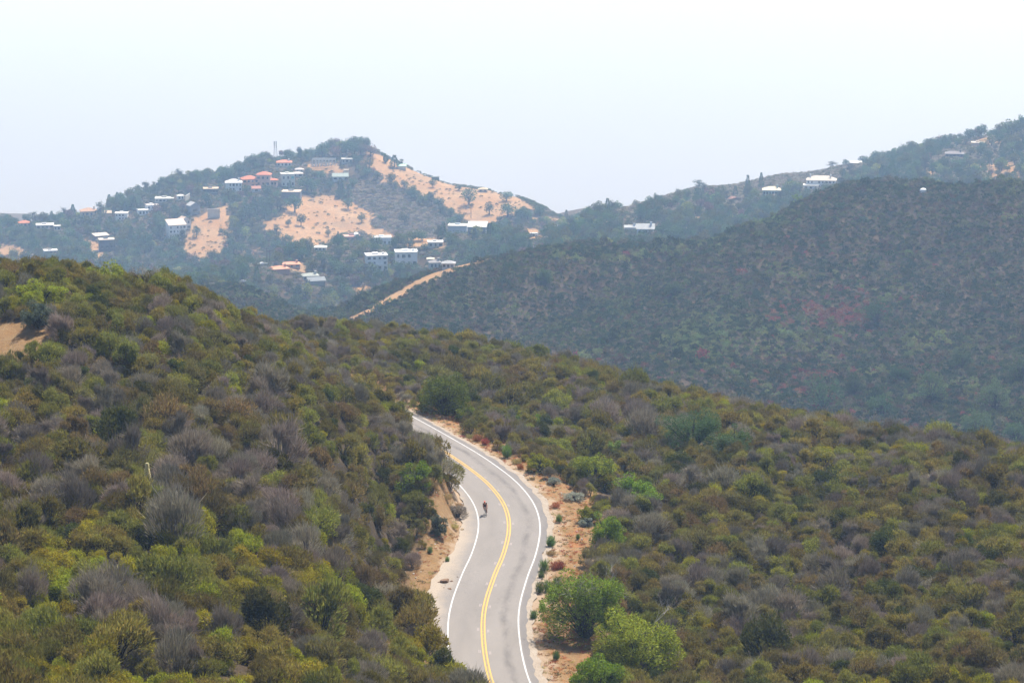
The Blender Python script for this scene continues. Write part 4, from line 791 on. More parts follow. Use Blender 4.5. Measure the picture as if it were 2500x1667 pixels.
# water tank on the middle hill crest
def tank():
    p = hit(2254, 470); e = empty('water_tank', p); m_ = MB(); k = 16; pr = [(1.6, -.5), (1.6, .8), (1.45, 1.2), (1.1, 1.55), (.6, 1.8), (.05, 1.9)]
    m_.add([(r_ * math.cos(i * 2 * math.pi / k), r_ * math.sin(i * 2 * math.pi / k), z) for r_, z in pr for i in range(k)], [(j * k + i, j * k + (i + 1) % k, (j + 1) * k + (i + 1) % k, (j + 1) * k + i) for j in range(len(pr) - 1) for i in range(k)]); m_.build('tank_shell', cmat(WHITE, 'painted_metal'), e)
    q = MB(); q.tube((0, 0, 1.85), (0, 0, 2.2), .25, .25, 0, 8); q.build('hatch', cmat(GREYR, 'painted_metal'), e); tag(e, 'small white domed water tank on the middle hill crest', 'tank')
tank()

# ---- trees on the far hills
def tree(kind, px, yb, hpx, wpx=None, label=None, group='trees on the far hills', v=None, P=None, zr=None):
    p = hit(px, yb) if P is None else P; k = p[1] / F; base = {'palm': 8.6, 'umbrella': 8.3}.get(kind, 8.3 if kind in ('oak', 'round', 'mauve', 'lime', 'gold', 'scruboak') else 9.4); bw = {'pine': 5.0, 'cypress': 2.1, 'gum': 5.6, 'palm': 3.5, 'umbrella': 6.6}.get(kind, 7.4)
    s_ = hpx * k / base; sw_ = s_ if wpx is None else wpx * k / bw; v = random.randrange(3) if v is None else v
    e = empty({'oak': 'oak_tree', 'round': 'broadleaf_tree', 'mauve': 'broadleaf_tree', 'pine': 'pine_tree', 'umbrella': 'umbrella_pine', 'gum': 'eucalyptus_tree', 'palm': 'palm_tree', 'cypress': 'cypress_tree', 'lime': 'broadleaf_tree', 'gold': 'broadleaf_tree', 'scruboak': 'oak_tree'}[kind], p, random.uniform(0, 6.28), s=(sw_, sw_, s_))
    c_, t_, _, _ = TREES[kind][v]; link(bpy.data.objects.new('crown', c_), e); link(bpy.data.objects.new('trunk', t_), e); tag(e, label, 'tree', group); return e
SPECIAL = [  # kind, x, foot y, height, width, label
 ('umbrella', 420, 462, 28, 24, 'round topped pine alone on the left skyline above the white roofs'), ('cypress', 385, 470, 24, 10, 'slim dark conifer left of the round topped pine'), ('pine', 485, 466, 32, 17, 'tall dark columnar pine on the left skyline'), ('round', 452, 464, 22, 22, 'dark round tree between the two skyline pines'),
 ('round', 545, 444, 32, 32, 'left of the dark rounded oaks on the far hill shoulder'), ('round', 585, 432, 38, 40, 'largest dark rounded tree on the far hill shoulder'), ('round', 562, 440, 26, 28, 'dark oak tucked between the two shoulder trees'), ('gum', 620, 410, 26, 34, 'wispy mauve grey eucalyptus left of the lattice mast'), ('gum', 640, 410, 26, 30, 'wispy eucalyptus nearest the lattice mast on its left'),
 ('gum', 662, 398, 20, 18, 'thin tree touching the lattice mast'), ('round', 705, 396, 22, 30, 'green tree right of the lattice mast'), ('cypress', 734, 390, 26, 10, 'pointed cypress on the skyline right of the mast'), ('cypress', 749, 392, 24, 9, 'second pointed cypress right of the mast'), ('round', 765, 388, 22, 26, 'low green tree between the cypresses and the big pine'),
 ('round', 787, 388, 37, 32, 'big dark round pine above the substation'), ('mauve', 820, 386, 34, 28, 'mauve crowned tree right of the big round pine'), ('round', 845, 380, 34, 24, 'green hilltop tree beside the mauve crowned one'), ('round', 866, 382, 38, 26, 'tallest green tree at the summit'), ('mauve', 884, 380, 30, 22, 'mauve tree touching the summit tree'), ('mauve', 905, 382, 30, 36, 'brown mauve spreading tree leaning right on the summit'),
 ('round', 870, 396, 20, 22, 'low bush-like tree under the summit trees'), ('cypress', 942, 398, 19, 13, 'small cone shaped conifer right of the summit'), ('pine', 963, 410, 30, 26, 'larger cone shaped conifer beside the mint green roof'), ('gum', 981, 404, 15, 12, 'scraggly tree above the mint green roof'), ('round', 1026, 418, 8, 6, 'tiny lone tree on the bare shoulder'),
 ('round', 1057, 458, 22, 22, 'round bush tree under the dark tank building'), ('round', 1145, 500, 42, 42, 'large dark tree on the right shoulder of the far hill'), ('round', 1237, 492, 26, 38, 'dark tree near the right skyline of the far hill'), ('gum', 1120, 466, 16, 26, 'pale feathery trees at the skyline left of the large dark tree'), ('round', 1195, 525, 32, 26, 'dark tree left of the lower right slope thicket'), ('round', 1240, 530, 38, 50, 'broad dark thicket tree on the lower right slope'),
 ('palm', 46, 534, 15, 11, 'single fan palm on the far left skyline'), ('palm', 81, 548, 29, 12, 'left of the paired tall palms'), ('palm', 86, 548, 30, 12, 'right of the paired tall palms'), ('gum', 74, 534, 20, 20, 'feathery tree behind the paired palms'), ('gum', 102, 534, 20, 14, 'thin feathery tree right of the paired palms'), ('gum', 248, 540, 46, 27, 'tall sparse eucalyptus right of the tan villa'), ('umbrella', 220, 512, 10, 13, 'little umbrella crown over the tan villa'),
 ('gum', 282, 524, 28, 24, 'feathery tree behind the white two storey box house'), ('pine', 306, 522, 30, 18, 'dark conifer on the left ridge'), ('pine', 328, 512, 32, 22, 'broad conifer on the left ridge below the skyline step'), ('round', 20, 560, 34, 40, 'dark rounded tree at the far left edge'), ('round', 45, 580, 36, 40, 'second dark rounded tree at the far left edge'),
 ('palm', 722, 608, 18, 10, 'palm above the small whitish cottage'), ('palm', 890, 700, 14, 8, 'palm on the bare bank right of centre'), ('round', 750, 472, 44, 48, 'largest dark green tree beside the dark terrace house'), ('round', 720, 520, 52, 40, 'tall dark tree on the bare slope below the terrace house'), ('round', 735, 552, 34, 26, 'trailing dark tree low on the bare slope'), ('pine', 833, 478, 40, 22, 'dark pine in front of the grey gabled hall'), ('pine', 852, 484, 34, 18, 'second dark pine by the grey gabled hall'), ('round', 850, 512, 30, 28, 'rounded tree at the right end of the bare slope'),
 ('round', 650, 520, 46, 44, 'dark tree cluster left of the bare slope, upper one'), ('round', 610, 545, 50, 46, 'dark tree cluster left of the bare slope, lower one'), ('round', 480, 580, 30, 26, 'dark tree below the stone wall'), ('oak', 600, 475, 28, 26, 'oak right of the white three storey mansion'), ('oak', 560, 480, 22, 34, 'oak in front of the white three storey mansion'),
 ('oak', 1005, 590, 34, 34, 'left of the pair of large oaks on the bare yard'), ('oak', 1030, 590, 32, 34, 'right of the pair of large oaks on the bare yard'), ('mauve', 968, 586, 26, 24, 'reddish brown oak left of the paired oaks'), ('pine', 1082, 584, 42, 22, 'dark tree left of the long grey blue house'), ('lime', 1164, 582, 34, 32, 'pale yellow green tree in front of the long house'), ('pine', 1197, 590, 46, 32, 'tall dark pine at the right end of the long house'),
 ('lime', 892, 612, 32, 30, 'lime green tree left of the white window-strip house'), ('oak', 955, 634, 26, 26, 'oak between the two white multi storey houses'), ('oak', 1000, 658, 20, 28, 'dark oak in front of the white two storey house'), ('pine', 1715, 463, 0, 0, ''),
 ('gum', 1707, 462, 24, 30, 'spreading bare-twigged tree on the right skyline'), ('round', 1575, 522, 30, 34, 'rounded clump at the left foot of the right skyline'), ('pine', 1825, 474, 46, 18, 'slim dark pine left of the cream roofed pavilion'), ('pine', 1858, 462, 40, 15, 'taller slim pine behind the cream roofed pavilion'), ('pine', 1795, 480, 26, 16, 'small pine above the dark red gable'),
 ('lime', 1930, 470, 30, 50, 'yellow green rounded tree left of the hilltop mansion'), ('gold', 1705, 520, 14, 24, 'left of the golden trees on the right slope'), ('gold', 1735, 516, 14, 24, 'middle one of the golden trees on the right slope'), ('gold', 1758, 510, 12, 18, 'right of the golden trees on the right slope'), ('gum', 2035, 398, 18, 28, 'bare twiggy trees on the skyline left of the white roof'), ('round', 2065, 396, 18, 24, 'round tree on the skyline above the white roof'),
 ('round', 2275, 362, 22, 28, 'flat topped dark tree on the upper right skyline'), ('round', 2318, 345, 14, 14, 'small dark round tree on the upper right skyline'), ('mauve', 2384, 332, 28, 20, 'mauve ball shaped tree on the upper right skyline'), ('oak', 2470, 330, 46, 46, 'large oak at the top right skyline'), ('oak', 2497, 316, 40, 30, 'oak cut by the right edge of the photo'), ('lime', 2190, 395, 16, 26, 'yellow green tree on the right ridge'), ('pine', 2262, 400, 34, 18, 'dark cypress-like tree on the right ridge'),
 ('oak', 1470, 548, 20, 24, 'oak at the low point of the saddle skyline'), ('oak', 1425, 550, 18, 26, 'rounded oak left of the saddle low point'), ('round', 1330, 545, 18, 30, 'tree on the saddle skyline right of the van')]
SPECIAL = [t for t in SPECIAL if t[3] > 0]
nsp = 0
for t in SPECIAL: tree(t[0], t[1], t[2], t[3], t[4], t[5]); nsp += 1
P = jgrid(-.235, .25, 1180, 2080, 7.6); X, Y = P.T; Z = height(X, Y, False); px, py = proj(np.c_[X, Y, Z]); b = bare(X, Y, Z); u = rng.random(len(X)); nn = fbm(X / 60, Y / 60, 3)
scrub_zone = inpoly(px, py, [(840, 470), (930, 440), (1010, 490), (1110, 550), (1160, 590), (900, 600), (860, 560)]) | inpoly(px, py, [(1490, 530), (1600, 470), (1900, 400), (2080, 385), (2050, 420), (1900, 432), (1780, 470), (1640, 500), (1520, 545)]) | (inpoly(px, py, [(1250, 470), (1400, 530), (1400, 560), (1280, 530)]))
dens = np.where(scrub_zone, .04, np.where(b > .5, .015, .62 + .5 * nn)); dens = np.where((Y < 1560) & (px < 1500) & (b < .5), .80, dens); dens = np.where((px < 700) & (Y > 1600) & (b < .5), .78, dens)
ui = np.clip(((X / Y - _uu[0]) / (_uu[1] - _uu[0])).astype(int), 0, 360); crest = (Z / Y > _hor[ui, -1] - .0042) & (Y > 1700) & ((px > 900) & (px < 2100))
dens = np.where((b > .5) & (px > 1600), .40, dens)
keep = (u < dens) & visible(X, Y, Z, 14) & ~crest
X, Y, Z, px, py = (a[keep] for a in (X, Y, Z, px, py)); n_ = len(X); sz = rng.uniform(.55, 1.25, n_); hp_ = sz * 8 / Y * F; ok = np.ones(n_, bool)
for (x0, x1, yt, yb) in house_rects():
    ov = (px + hp_ * .4 > x0) & (px - hp_ * .4 < x1) & (py > yt - 4) & (py - hp_ < yt + .45 * (yb - yt)) & (py < yb + 45); ok &= ~(ov & (rng.random(n_) < .95))
for hpv in HPOS.values(): ok &= np.hypot(X - hpv[0], Y - hpv[1] - 4) > 9
for (x0, x1, yt, yb) in [(1288, 1316, 560, 580), (650, 662, 604, 640), (663, 680, 345, 390), (760, 822, 388, 410), (630, 650, 634, 648)]: ok &= ~((px + hp_ * .3 > x0) & (px - hp_ * .3 < x1) & (py > yt) & (py - hp_ < yb))
X, Y, Z, px, py, sz, hp_ = (a[ok] for a in (X, Y, Z, px, py, sz, hp_)); n_ = len(X); u = rng.random(n_)
tk = np.array(['oak', 'round', 'gum', 'pine', 'scruboak', 'lime', 'mauve']); ti = np.searchsorted([.40, .58, .70, .74, .93, .97, 1.01], u)
ins = (px > 5) & (px < 2495) & visible(X, Y, Z, 3); od = np.argsort(-np.where(ins, hp_, 0)); ind = od[:300 - nsp]; rest = np.setdiff1d(np.arange(n_), ind); tv = rng.integers(0, 3, n_)
joined = []
for k in tk:
    for v in range(3):
        _, _, cr, tr = TREES[k][v]; j = MB(); j.v = cr.v + tr.v; j.f = cr.f + [tuple(i + cr.n for i in q) for q in tr.f]; j.m = [0] * len(cr.f) + [1] * len(tr.f); joined.append(bpy.data.objects.new('tree_form', j.mesh('tree_form', [M_[TREEK[k]], M_['wood_dark']])))
gn_scatter('woodland', joined, np.c_[X, Y, Z][rest], (ti * 3 + tv)[rest], np.c_[np.zeros((len(rest), 2)), rng.uniform(0, 6.28, len(rest))], np.c_[sz, sz, sz][rest], 'smaller oaks and garden trees filling the far settled hills', 'woodland')
def tzone(x, y, Y_):
    if Y_ > 1600 and x < 1400: return 'on the left flank of the far hill' if x < 480 else ('around the mansions of the far hill' if x < 760 else 'on the right flank of the far hill')
    if x < 760: return 'in the middle valley by the terracotta roofs'
    if x < 1040: return 'around the white multi storey houses'
    if x < 1400: return 'around the long house and the van'
    if x < 1640: return 'around the blue white house'
    if x < 1960: return 'between the golden trees and pavilion'
    return 'on the upper right ridge' if y < 420 else 'right of the hilltop mansion'
KW = {'oak': 'oak', 'round': 'dark round tree', 'gum': 'wispy eucalyptus', 'pine': 'dark pine', 'scruboak': 'olive oak', 'lime': 'yellow green tree', 'mauve': 'mauve brown tree'}
tz = {}
for i in ind: tz.setdefault((tk[ti[i]], tzone(px[i], py[i], Y[i])), []).append(i)
for (k, zn), lst in tz.items():
    lst.sort(key=lambda i: px[i])
    for q, i in enumerate(lst):
        if len(lst) == 1: lab = f"{KW[k]} {zn}"
        elif q < 20: lab = f"{ORD[q]} {KW[k]} from the left {zn}"
        else: lab = f"{ORD[min(19, len(lst) - 1 - q)]} {KW[k]} from the right {zn}"
        tree(k, 0, 0, hp_[i], None, lab, v=int(tv[i]), P=(X[i], Y[i], Z[i]))
# scrub between the trees
FARK2 = ['leaf_dark', 'leaf_oak', 'leaf_grey', 'leaf_gum']; FARP2 = [[far_shrub(400 + i * 5 + v, lm) for v in range(3)] for i, lm in enumerate(FARK2)]
P = jgrid(-.24, .26, 1150, 2120, 3.9); X, Y = P.T; Z = height(X, Y, False); px, py = proj(np.c_[X, Y, Z]); b = bare(X, Y, Z); b2 = bare(X, Y, Z, 3.0); u = rng.random(len(X)); cl = fbm(X / 12, Y / 12, 2)
keep = visible(X, Y, Z, 18) & ((b < .5) & (b2 < .5) & (u < .93) | ((b + b2 > .5) & (b + b2 < 1.5) & (u < .45)) | (u < .07 + .30 * (cl > .15)))
for hpv in HPOS.values(): keep &= np.hypot(X - hpv[0], Y - hpv[1] - 3) > 6.5
X, Y, Z, px, py, b = (a[keep] for a in (X, Y, Z, px, py, b)); n_ = len(X); u = rng.random(n_)
sz_ = inpoly(px, py, [(840, 470), (930, 440), (1010, 490), (1110, 550), (1160, 590), (900, 600), (860, 560)]) | (Y > 1560) & (px > 1400)
k_ = np.where(sz_, np.where(u < .75, 2, 0), np.where(u < .35, 0, np.where(u < .6, 1, np.where(u < .85, 3, 2)))); S1 = rng.uniform(.9, 1.9, n_) * np.where(b > .5, rng.uniform(.35, .8, n_), 1) * np.where(sz_, 1.0, 1)
gn_scatter('far_scrub', [FARP2[k][v] for k in range(4) for v in range(3)], np.c_[X, Y, Z], k_ * 3 + rng.integers(0, 3, n_), np.c_[np.zeros((n_, 2)), rng.uniform(0, 6.28, n_)], np.c_[S1, S1, S1 * .7], 'blue grey scrub covering the far settled hills')

#@@NEAR

# ---- featured plants close to the road -------------------------------------------------------------------
def bush(name, px, yb, wm, hm, leafk, n, ln, wd, label, clumps=14, bare=0, cat='shrub', seed=0, skirt=True, grp=None, P=None, flat=None):
    """a leafy bush of its own: foliage in clumps, branches, and where the photo shows them bare twigs on top"""
    r = np.random.default_rng(900 + seed); p = hit(px, yb) if P is None else P; e = empty(name, p, 0); fo = MB(); wd_ = MB()
    rad = np.array([wm / 2, wm / 2, hm * .52]); c0 = np.array([0, 0, hm * .5])
    cc = crown_clumps(fo, r, c0, rad, int(n * .75), ln, wd, clumps, 1.0, spread=(.40, .80), size=(.18, .34)) + crown_clumps(fo, r, c0, rad * [1.12, 1.12, 1.12], int(n * .4), ln, wd, clumps, 1.0, spread=(.5, .95), size=(.10, .24))
    if skirt:
        a = r.uniform(0, 6.28, n // 5); q = r.uniform(.6, 1, n // 5) * wm * .46; fo.leaves(np.c_[np.cos(a) * q, np.sin(a) * q, r.uniform(0, .4, n // 5) * hm], np.c_[np.cos(a), np.sin(a), r.uniform(-.3, 1, n // 5)], ln, wd, 0, r)
    for c_, q in cc: wd_.tube((0, 0, -.3), c_ * [.4, .4, .5], .11, .07, 0, 5); wd_.tube(c_ * [.4, .4, .5], c_, .07, .02, 0, 4)
    fo.build('foliage', M_[leafk], e); wd_.build('branches', M_['wood_dark'], e)
    if bare:
        b = MB(); twig_tree(b, r, bare, wm, hm); b.build('dead_branches', M_['wood_pale'], e)
    tag(e, label, cat, grp); return e
M_['wood_pale'] = mat('wood_pale', (.42, .38, .34), .85, None, .25, .1)
def twig_tree(b, r, n, wm, hm, z0=.4):
    def grow(p, d, L_, rr, k):
        q = p + d * L_; b.tube(p, q, rr, rr * .65, 0, 4)
        if k == 0: return
        for _ in range(3 if k > 1 else 2): dd = d + r.normal(size=3) * .5 + np.array([0, 0, .1]); dd /= np.linalg.norm(dd); grow(q, dd, L_ * r.uniform(.55, .85), rr * .62, k - 1)
    for i in range(n):
        a = r.uniform(0, 6.28); q = r.uniform(0, .34) * wm; d = np.array([math.cos(a) * .5, math.sin(a) * .5, 1.0]); d /= np.linalg.norm(d); grow(np.array([math.cos(a) * q, math.sin(a) * q, hm * z0]), d, hm * .24, .035, 4)
leaf('leaf_laurel', (.125, .175, .012), .3, .15, .6); leaf('leaf_walnut', (.23, .29, .024), .35, .1, .6); leaf('leaf_toyon', (.20, .235, .014), .35, .1, .6); leaf('leaf_silver', (.34, .36, .28), .2, .15, .4)
bush('laurel_sumac', 1084, 1012, 7.4, 5.2, 'leaf_laurel', 11000, .17, .11, 'big dark green rounded bush beside the far end of the road', 24, seed=1)
bush('laurel_sumac', 1142, 1034, 3.4, 2.4, 'leaf_laurel', 3500, .17, .10, 'smaller green bush at the foot of the big dark green one', 12, seed=2)
bush('walnut_tree', 1430, 1555, 8.0, 6.4, 'leaf_walnut', 14000, .24, .09, 'leafy green tree with bare twigs on top beside the lower shoulder', 24, bare=5, cat='tree', seed=3)
bush('walnut_tree', 1555, 1650, 7.8, 6.6, 'leaf_walnut', 15000, .24, .09, 'leafy bright green tree lower right of the bare-twigged one', 26, bare=1, cat='tree', seed=4)
bush('toyon_bush', 1455, 1700, 5.0, 4.2, 'leaf_toyon', 9000, .18, .09, 'yellow green bush at the bottom edge beside the shoulder', 16, seed=5)
bush('toyon_bush', 1482, 1345, 4.0, 3.9, 'leaf_toyon', 7500, .17, .09, 'upright yellow green bush right of the shoulder below the curve', 18, seed=6)
bush('toyon_bush', 1440, 1275, 2.6, 1.8, 'leaf_toyon', 3000, .17, .09, 'low yellow green bush above the upright one', 10, seed=7)
bush('elderberry', 1450, 1190, 5.4, 4.2, 'leaf_walnut', 6500, .22, .10, 'pale green leafy tree above the curve on the right', 16, cat='tree', seed=8)
bush('elderberry', 1552, 1245, 6.0, 3.9, 'leaf_walnut', 7500, .22, .10, 'pale green leafy tree right of and below the other pale one', 18, cat='tree', seed=9)
bush('elderberry', 1500, 1140, 2.0, 3.4, 'leaf_lime', 3000, .20, .10, 'narrow yellowish green sapling between the pale leafy trees', 10, seed=10)
bush('scrub_oak', 1690, 1105, 8.2, 6.0, 'leaf_oak', 11000, .16, .09, 'largest dark oak standing in the right hand chaparral', 26, cat='tree', seed=11)
bush('scrub_oak', 1790, 1120, 5.4, 4.0, 'leaf_oak', 7000, .16, .09, 'dark oak joined to the right of the largest one', 18, cat='tree', seed=12)
bush('scrub_oak', 2125, 1046, 2.6, 1.9, 'leaf_laurel', 3200, .17, .10, 'right one of two green bushes on the right ridge line', 10, seed=13)
bush('scrub_oak', 2085, 1040, 2.2, 1.3, 'leaf_laurel', 2200, .17, .10, 'left one of two green bushes on the right ridge line', 8, seed=14)
bush('toyon_bush', 1318, 1152, 3.4, 2.0, 'leaf_toyon', 4200, .17, .09, 'yellow green bush at the road edge above the curve', 12, seed=15)
bush('toyon_bush', 1285, 1050, 3.8, 2.2, 'leaf_toyon', 4200, .16, .08, 'loose yellow green bush behind the upper road edge', 12, bare=2, seed=16)
bush('sage_bush', 1352, 1182, 1.9, .8, 'leaf_silver', 1800, .14, .05, 'highest silver sage bush at the shoulder edge', 7, seed=17)
bush('sage_bush', 1400, 1222, 2.6, 1.1, 'leaf_silver', 2600, .14, .05, 'largest silver sage bush at the shoulder edge', 9, seed=18)
bush('sage_bush', 1432, 1285, 1.6, .9, 'leaf_silver', 1500, .14, .05, 'silver sage bush left of the upright yellow green bush', 6, seed=19)
bush('sage_bush', 1478, 1405, 2.4, 1.1, 'leaf_silver', 2400, .14, .05, 'silver sage bush just above the bare-twigged tree', 8, seed=20)
bush('brush', 1265, 1062, 2.4, 1.5, 'leaf_mauve', 2200, .20, .03, 'reddish grey brush at the upper road edge', 9, bare=3, seed=21)
bush('dead_shrub', 1310, 1075, 2.6, 1.6, 'leaf_grey', 900, .25, .03, 'bare pale branched shrub behind the upper road edge', 8, bare=9, seed=22, skirt=False)
bush('brush', 1118, 1262, 2.4, 1.3, 'leaf_grey', 2600, .24, .035, 'grey twiggy brush on the dirt left of the cyclist', 8, bare=2, seed=23)
bush('brush', 1070, 1308, 1.7, 2.2, 'leaf_gum', 2600, .22, .05, 'upright green grey bush on the road cut left of the turnout', 8, seed=24)
bush('toyon_bush', 1010, 1200, 4.4, 3.2, 'leaf_toyon', 5200, .17, .09, 'yellow green bush overhanging the road cut', 14, seed=25)
bush('dead_shrub', 350, 700, 4.0, 2.2, 'leaf_grey', 500, .25, .03, 'bleached dead branches near the crest of the left hill', 8, bare=12, seed=26, skirt=False)
bush('elderberry', 270, 695, 3.6, 2.8, 'leaf_walnut', 1700, .24, .11, 'sparse pale green sapling near the crest of the left hill', 12, bare=3, seed=27, skirt=False)
bush('elderberry', 225, 692, 2.6, 1.8, 'leaf_walnut', 1400, .22, .10, 'small pale green sprig bush left of the sparse sapling', 8, seed=28)
bush('toyon_bush', 105, 745, 5.2, 2.6, 'leaf_yellow', 6500, .17, .08, 'bright yellow green bush above the orange bank at left', 14, seed=29)
bush('scrub_oak', 92, 800, 3.6, 3.0, 'leaf_gum', 5200, .17, .06, 'grey green bush at the right end of the orange bank', 12, seed=30)
bush('dead_shrub', 538, 745, 2.0, 2.0, 'leaf_lime', 160, .2, .05, 'thin see-through sprig standing on the left hill outline', 5, bare=4, seed=31, skirt=False)
bush('brush', 1100, 945, 3.0, 1.0, 'leaf_straw', 900, .25, .03, 'straw coloured dry brush behind the far end of the road', 6, seed=32, P=hit(1010, 945))

for i, (x, y, w2, h2, lab) in enumerate([(-13.3, 279, 3.0, 3.0, 'olive bush where the far end of the road disappears'), (-15.2, 281.5, 3.4, 3.2, 'olive bush left of the one where the road disappears'), (-18.0, 284.5, 4.0, 3.8, 'taller olive bush on the spur above the far end of the road')]):
    bush('chaparral_bush', 0, 0, w2, h2, 'leaf_olive', 4500, .2, .06, lab, 12, seed=80 + i, P=np.array([x, y, float(height(np.array([x]), np.array([float(y)]))[0])]))
for i, (x, y, hp2, wp2, lab) in enumerate([(2010, 1003, 105, 88, 'tallest oak at the foot of the middle hill'), (2085, 965, 60, 60, 'oak behind the tallest oak at the middle hill foot'), (2270, 985, 88, 80, 'broad oak low on the middle hill toward the right'), (2430, 1005, 90, 95, 'widest oak low on the middle hill near the right edge'), (2488, 935, 78, 80, 'oak at the right edge on the middle hill'),
        (2345, 905, 60, 66, 'oak above the broad oak on the middle hill'), (2195, 935, 50, 60, 'small oak between the tallest and the broad oak'), (2150, 1015, 56, 70, 'oak half hidden by the near ridge'), (2385, 1062, 66, 84, 'oak just above the near ridge at right'), (2480, 1085, 60, 76, 'oak at the right edge above the near ridge'), (2140, 792, 66, 84, 'dark oak right of the red leaved patch'), (1640, 722, 36, 44, 'dark oak in the fold of the middle hill'), (1330, 690, 34, 44, 'dark tree on the left part of the middle hill')]):
    p = hit(x, y); k = p[1] / F; bush('oak_tree', x, y, wp2 * k, hp2 * k, 'leaf_oak', 2600, .42, .26, lab, 18, cat='tree', seed=60 + i, grp='oaks on the middle hill', P=p)
# flowering yucca
def yucca():
    p = hit(362, 1232); k = p[1] / F; e = empty('yucca', p + np.array([0, 0, .6])); r = np.random.default_rng(5); H = 92 * k
    m_ = MB(); m_.tube((0, 0, -.8), (.02, 0, H * .95), .05, .02, 0, 6); m_.build('stalk', mat('yucca_stalk', (.30, .30, .10), .7), e)
    m_ = MB(); n_ = 1500; t = r.random(n_); z = H * (.28 + .72 * t); q = .36 * np.minimum(1, 5 * t + .5) * (1 - t) ** .65 * r.uniform(.3, 1, n_) + .01; a = r.uniform(0, 6.28, n_)
    m_.leaves(np.c_[np.cos(a) * q, np.sin(a) * q, z], np.c_[np.cos(a), np.sin(a), -r.uniform(.1, .9, n_)], .11, .09, 0, r); m_.build('flower_plume', mat('yucca_flower', (.80, .72, .42), .6, None, .15, .2, .3), e)
    m_ = MB(); n_ = 160; a = r.uniform(0, 6.28, n_); m_.leaves(np.zeros((n_, 3)) + [0, 0, .1], np.c_[np.cos(a), np.sin(a), r.uniform(.1, 2.0, n_)], .8, .06, 0, r); m_.build('leaf_rosette', M_['leaf_bright'], e)
    tag(e, 'cream flowering yucca spike in the left hand chaparral', 'yucca')
yucca()
# rocks fallen from the cut
def rock(px, py, wm, label, col, seed):
    p = hit(px, py); e = MB(); r = np.random.default_rng(seed); bm = bmesh.new(); bmesh.ops.create_icosphere(bm, subdivisions=2, radius=wm / 2)
    ax = [r.normal(size=3) for _ in range(7)]; ax = [a / np.linalg.norm(a) for a in ax]
    for v in bm.verts:
        for a in ax:
            d = v.co.dot(Vector(a)); lim = wm * .30
            if d > lim: v.co -= Vector(a) * (d - lim)
        v.co.x *= 1.35; v.co.z *= .9
    me = bpy.data.meshes.new('rock'); bm.to_mesh(me); bm.free(); me.materials.append(col); o = bpy.data.objects.new('rock', me); o.location = p + np.array([0, 0, wm * .22]); o.rotation_euler = (0, 0, r.uniform(0, 6)); link(o)
    tag(o, label, 'rock', 'rocks fallen at the road edge')
rk = mat('brown_rock', (.27, .17, .105), .9, ((.16, .10, .065), 2.5, 1.2), bump=.6, bscale=3); rk2 = mat('pale_rock', (.48, .36, .22), .9, ((.3, .22, .14), 2.5, 1.2), bump=.6, bscale=3)
for i, (x, y, w_, lab) in enumerate([(1087, 1424, .85, 'largest brown boulder at the left road edge'), (1103, 1421, .35, 'small rock just right of the largest boulder'), (1117, 1411, .28, 'dark rock nearest the white line'), (1098, 1441, .42, 'block shaped rock lowest of the fallen group'), (1087, 1431, .26, 'small rock under the largest boulder'), (1078, 1433, .22, 'small rock left under the largest boulder'),
        (1084, 1437, .24, 'flat rock between the small ones'), (1089, 1438, .2, 'tiny rock beside the block shaped rock'), (1069, 1431, .18, 'leftmost tiny rock of the fallen group'), (1128, 1296, .5, 'pale tan rock at the turnout edge below the cyclist'), (1118, 1317, .2, 'tiny rock below the pale tan rock'), (1072, 1424, .3, 'rock left of the largest boulder')]): rock(x, y, w_, lab, rk2 if i == 9 else rk, 40 + i)
# weeds on the dirt shoulders: each clump of its own, the fine dry stuff as one mass
def weed_mesh(seed, n, h, sp, m):
    r = np.random.default_rng(seed); b = MB(); a = r.uniform(0, 6.28, n); q = r.uniform(0, sp, n) ; P_ = np.c_[np.cos(a) * q, np.sin(a) * q, np.zeros(n)]; b.leaves(P_, np.c_[np.cos(a) * .3, np.sin(a) * .3, np.ones(n)] + r.normal(size=(n, 3)) * .18, h * .6, .03, 0, r)
    P2 = P_ + np.c_[np.cos(a) * .1, np.sin(a) * .1, r.uniform(.2, .7, n) * h]; b.leaves(P2, r.normal(size=(n, 3)) * [.45, .45, .3] + [0, 0, 1], h * .38, .04, 0, r); return b.mesh('weed', [m])
WG = [weed_mesh(700 + i, 260, .95, .42, M_['leaf_bright']) for i in range(3)]; WR = [weed_mesh(710 + i, 240, .7, .38, M_['leaf_rust']) for i in range(2)]; WS = [weed_mesh(720 + i, 300, .5, .5, M_['leaf_straw']) for i in range(2)]
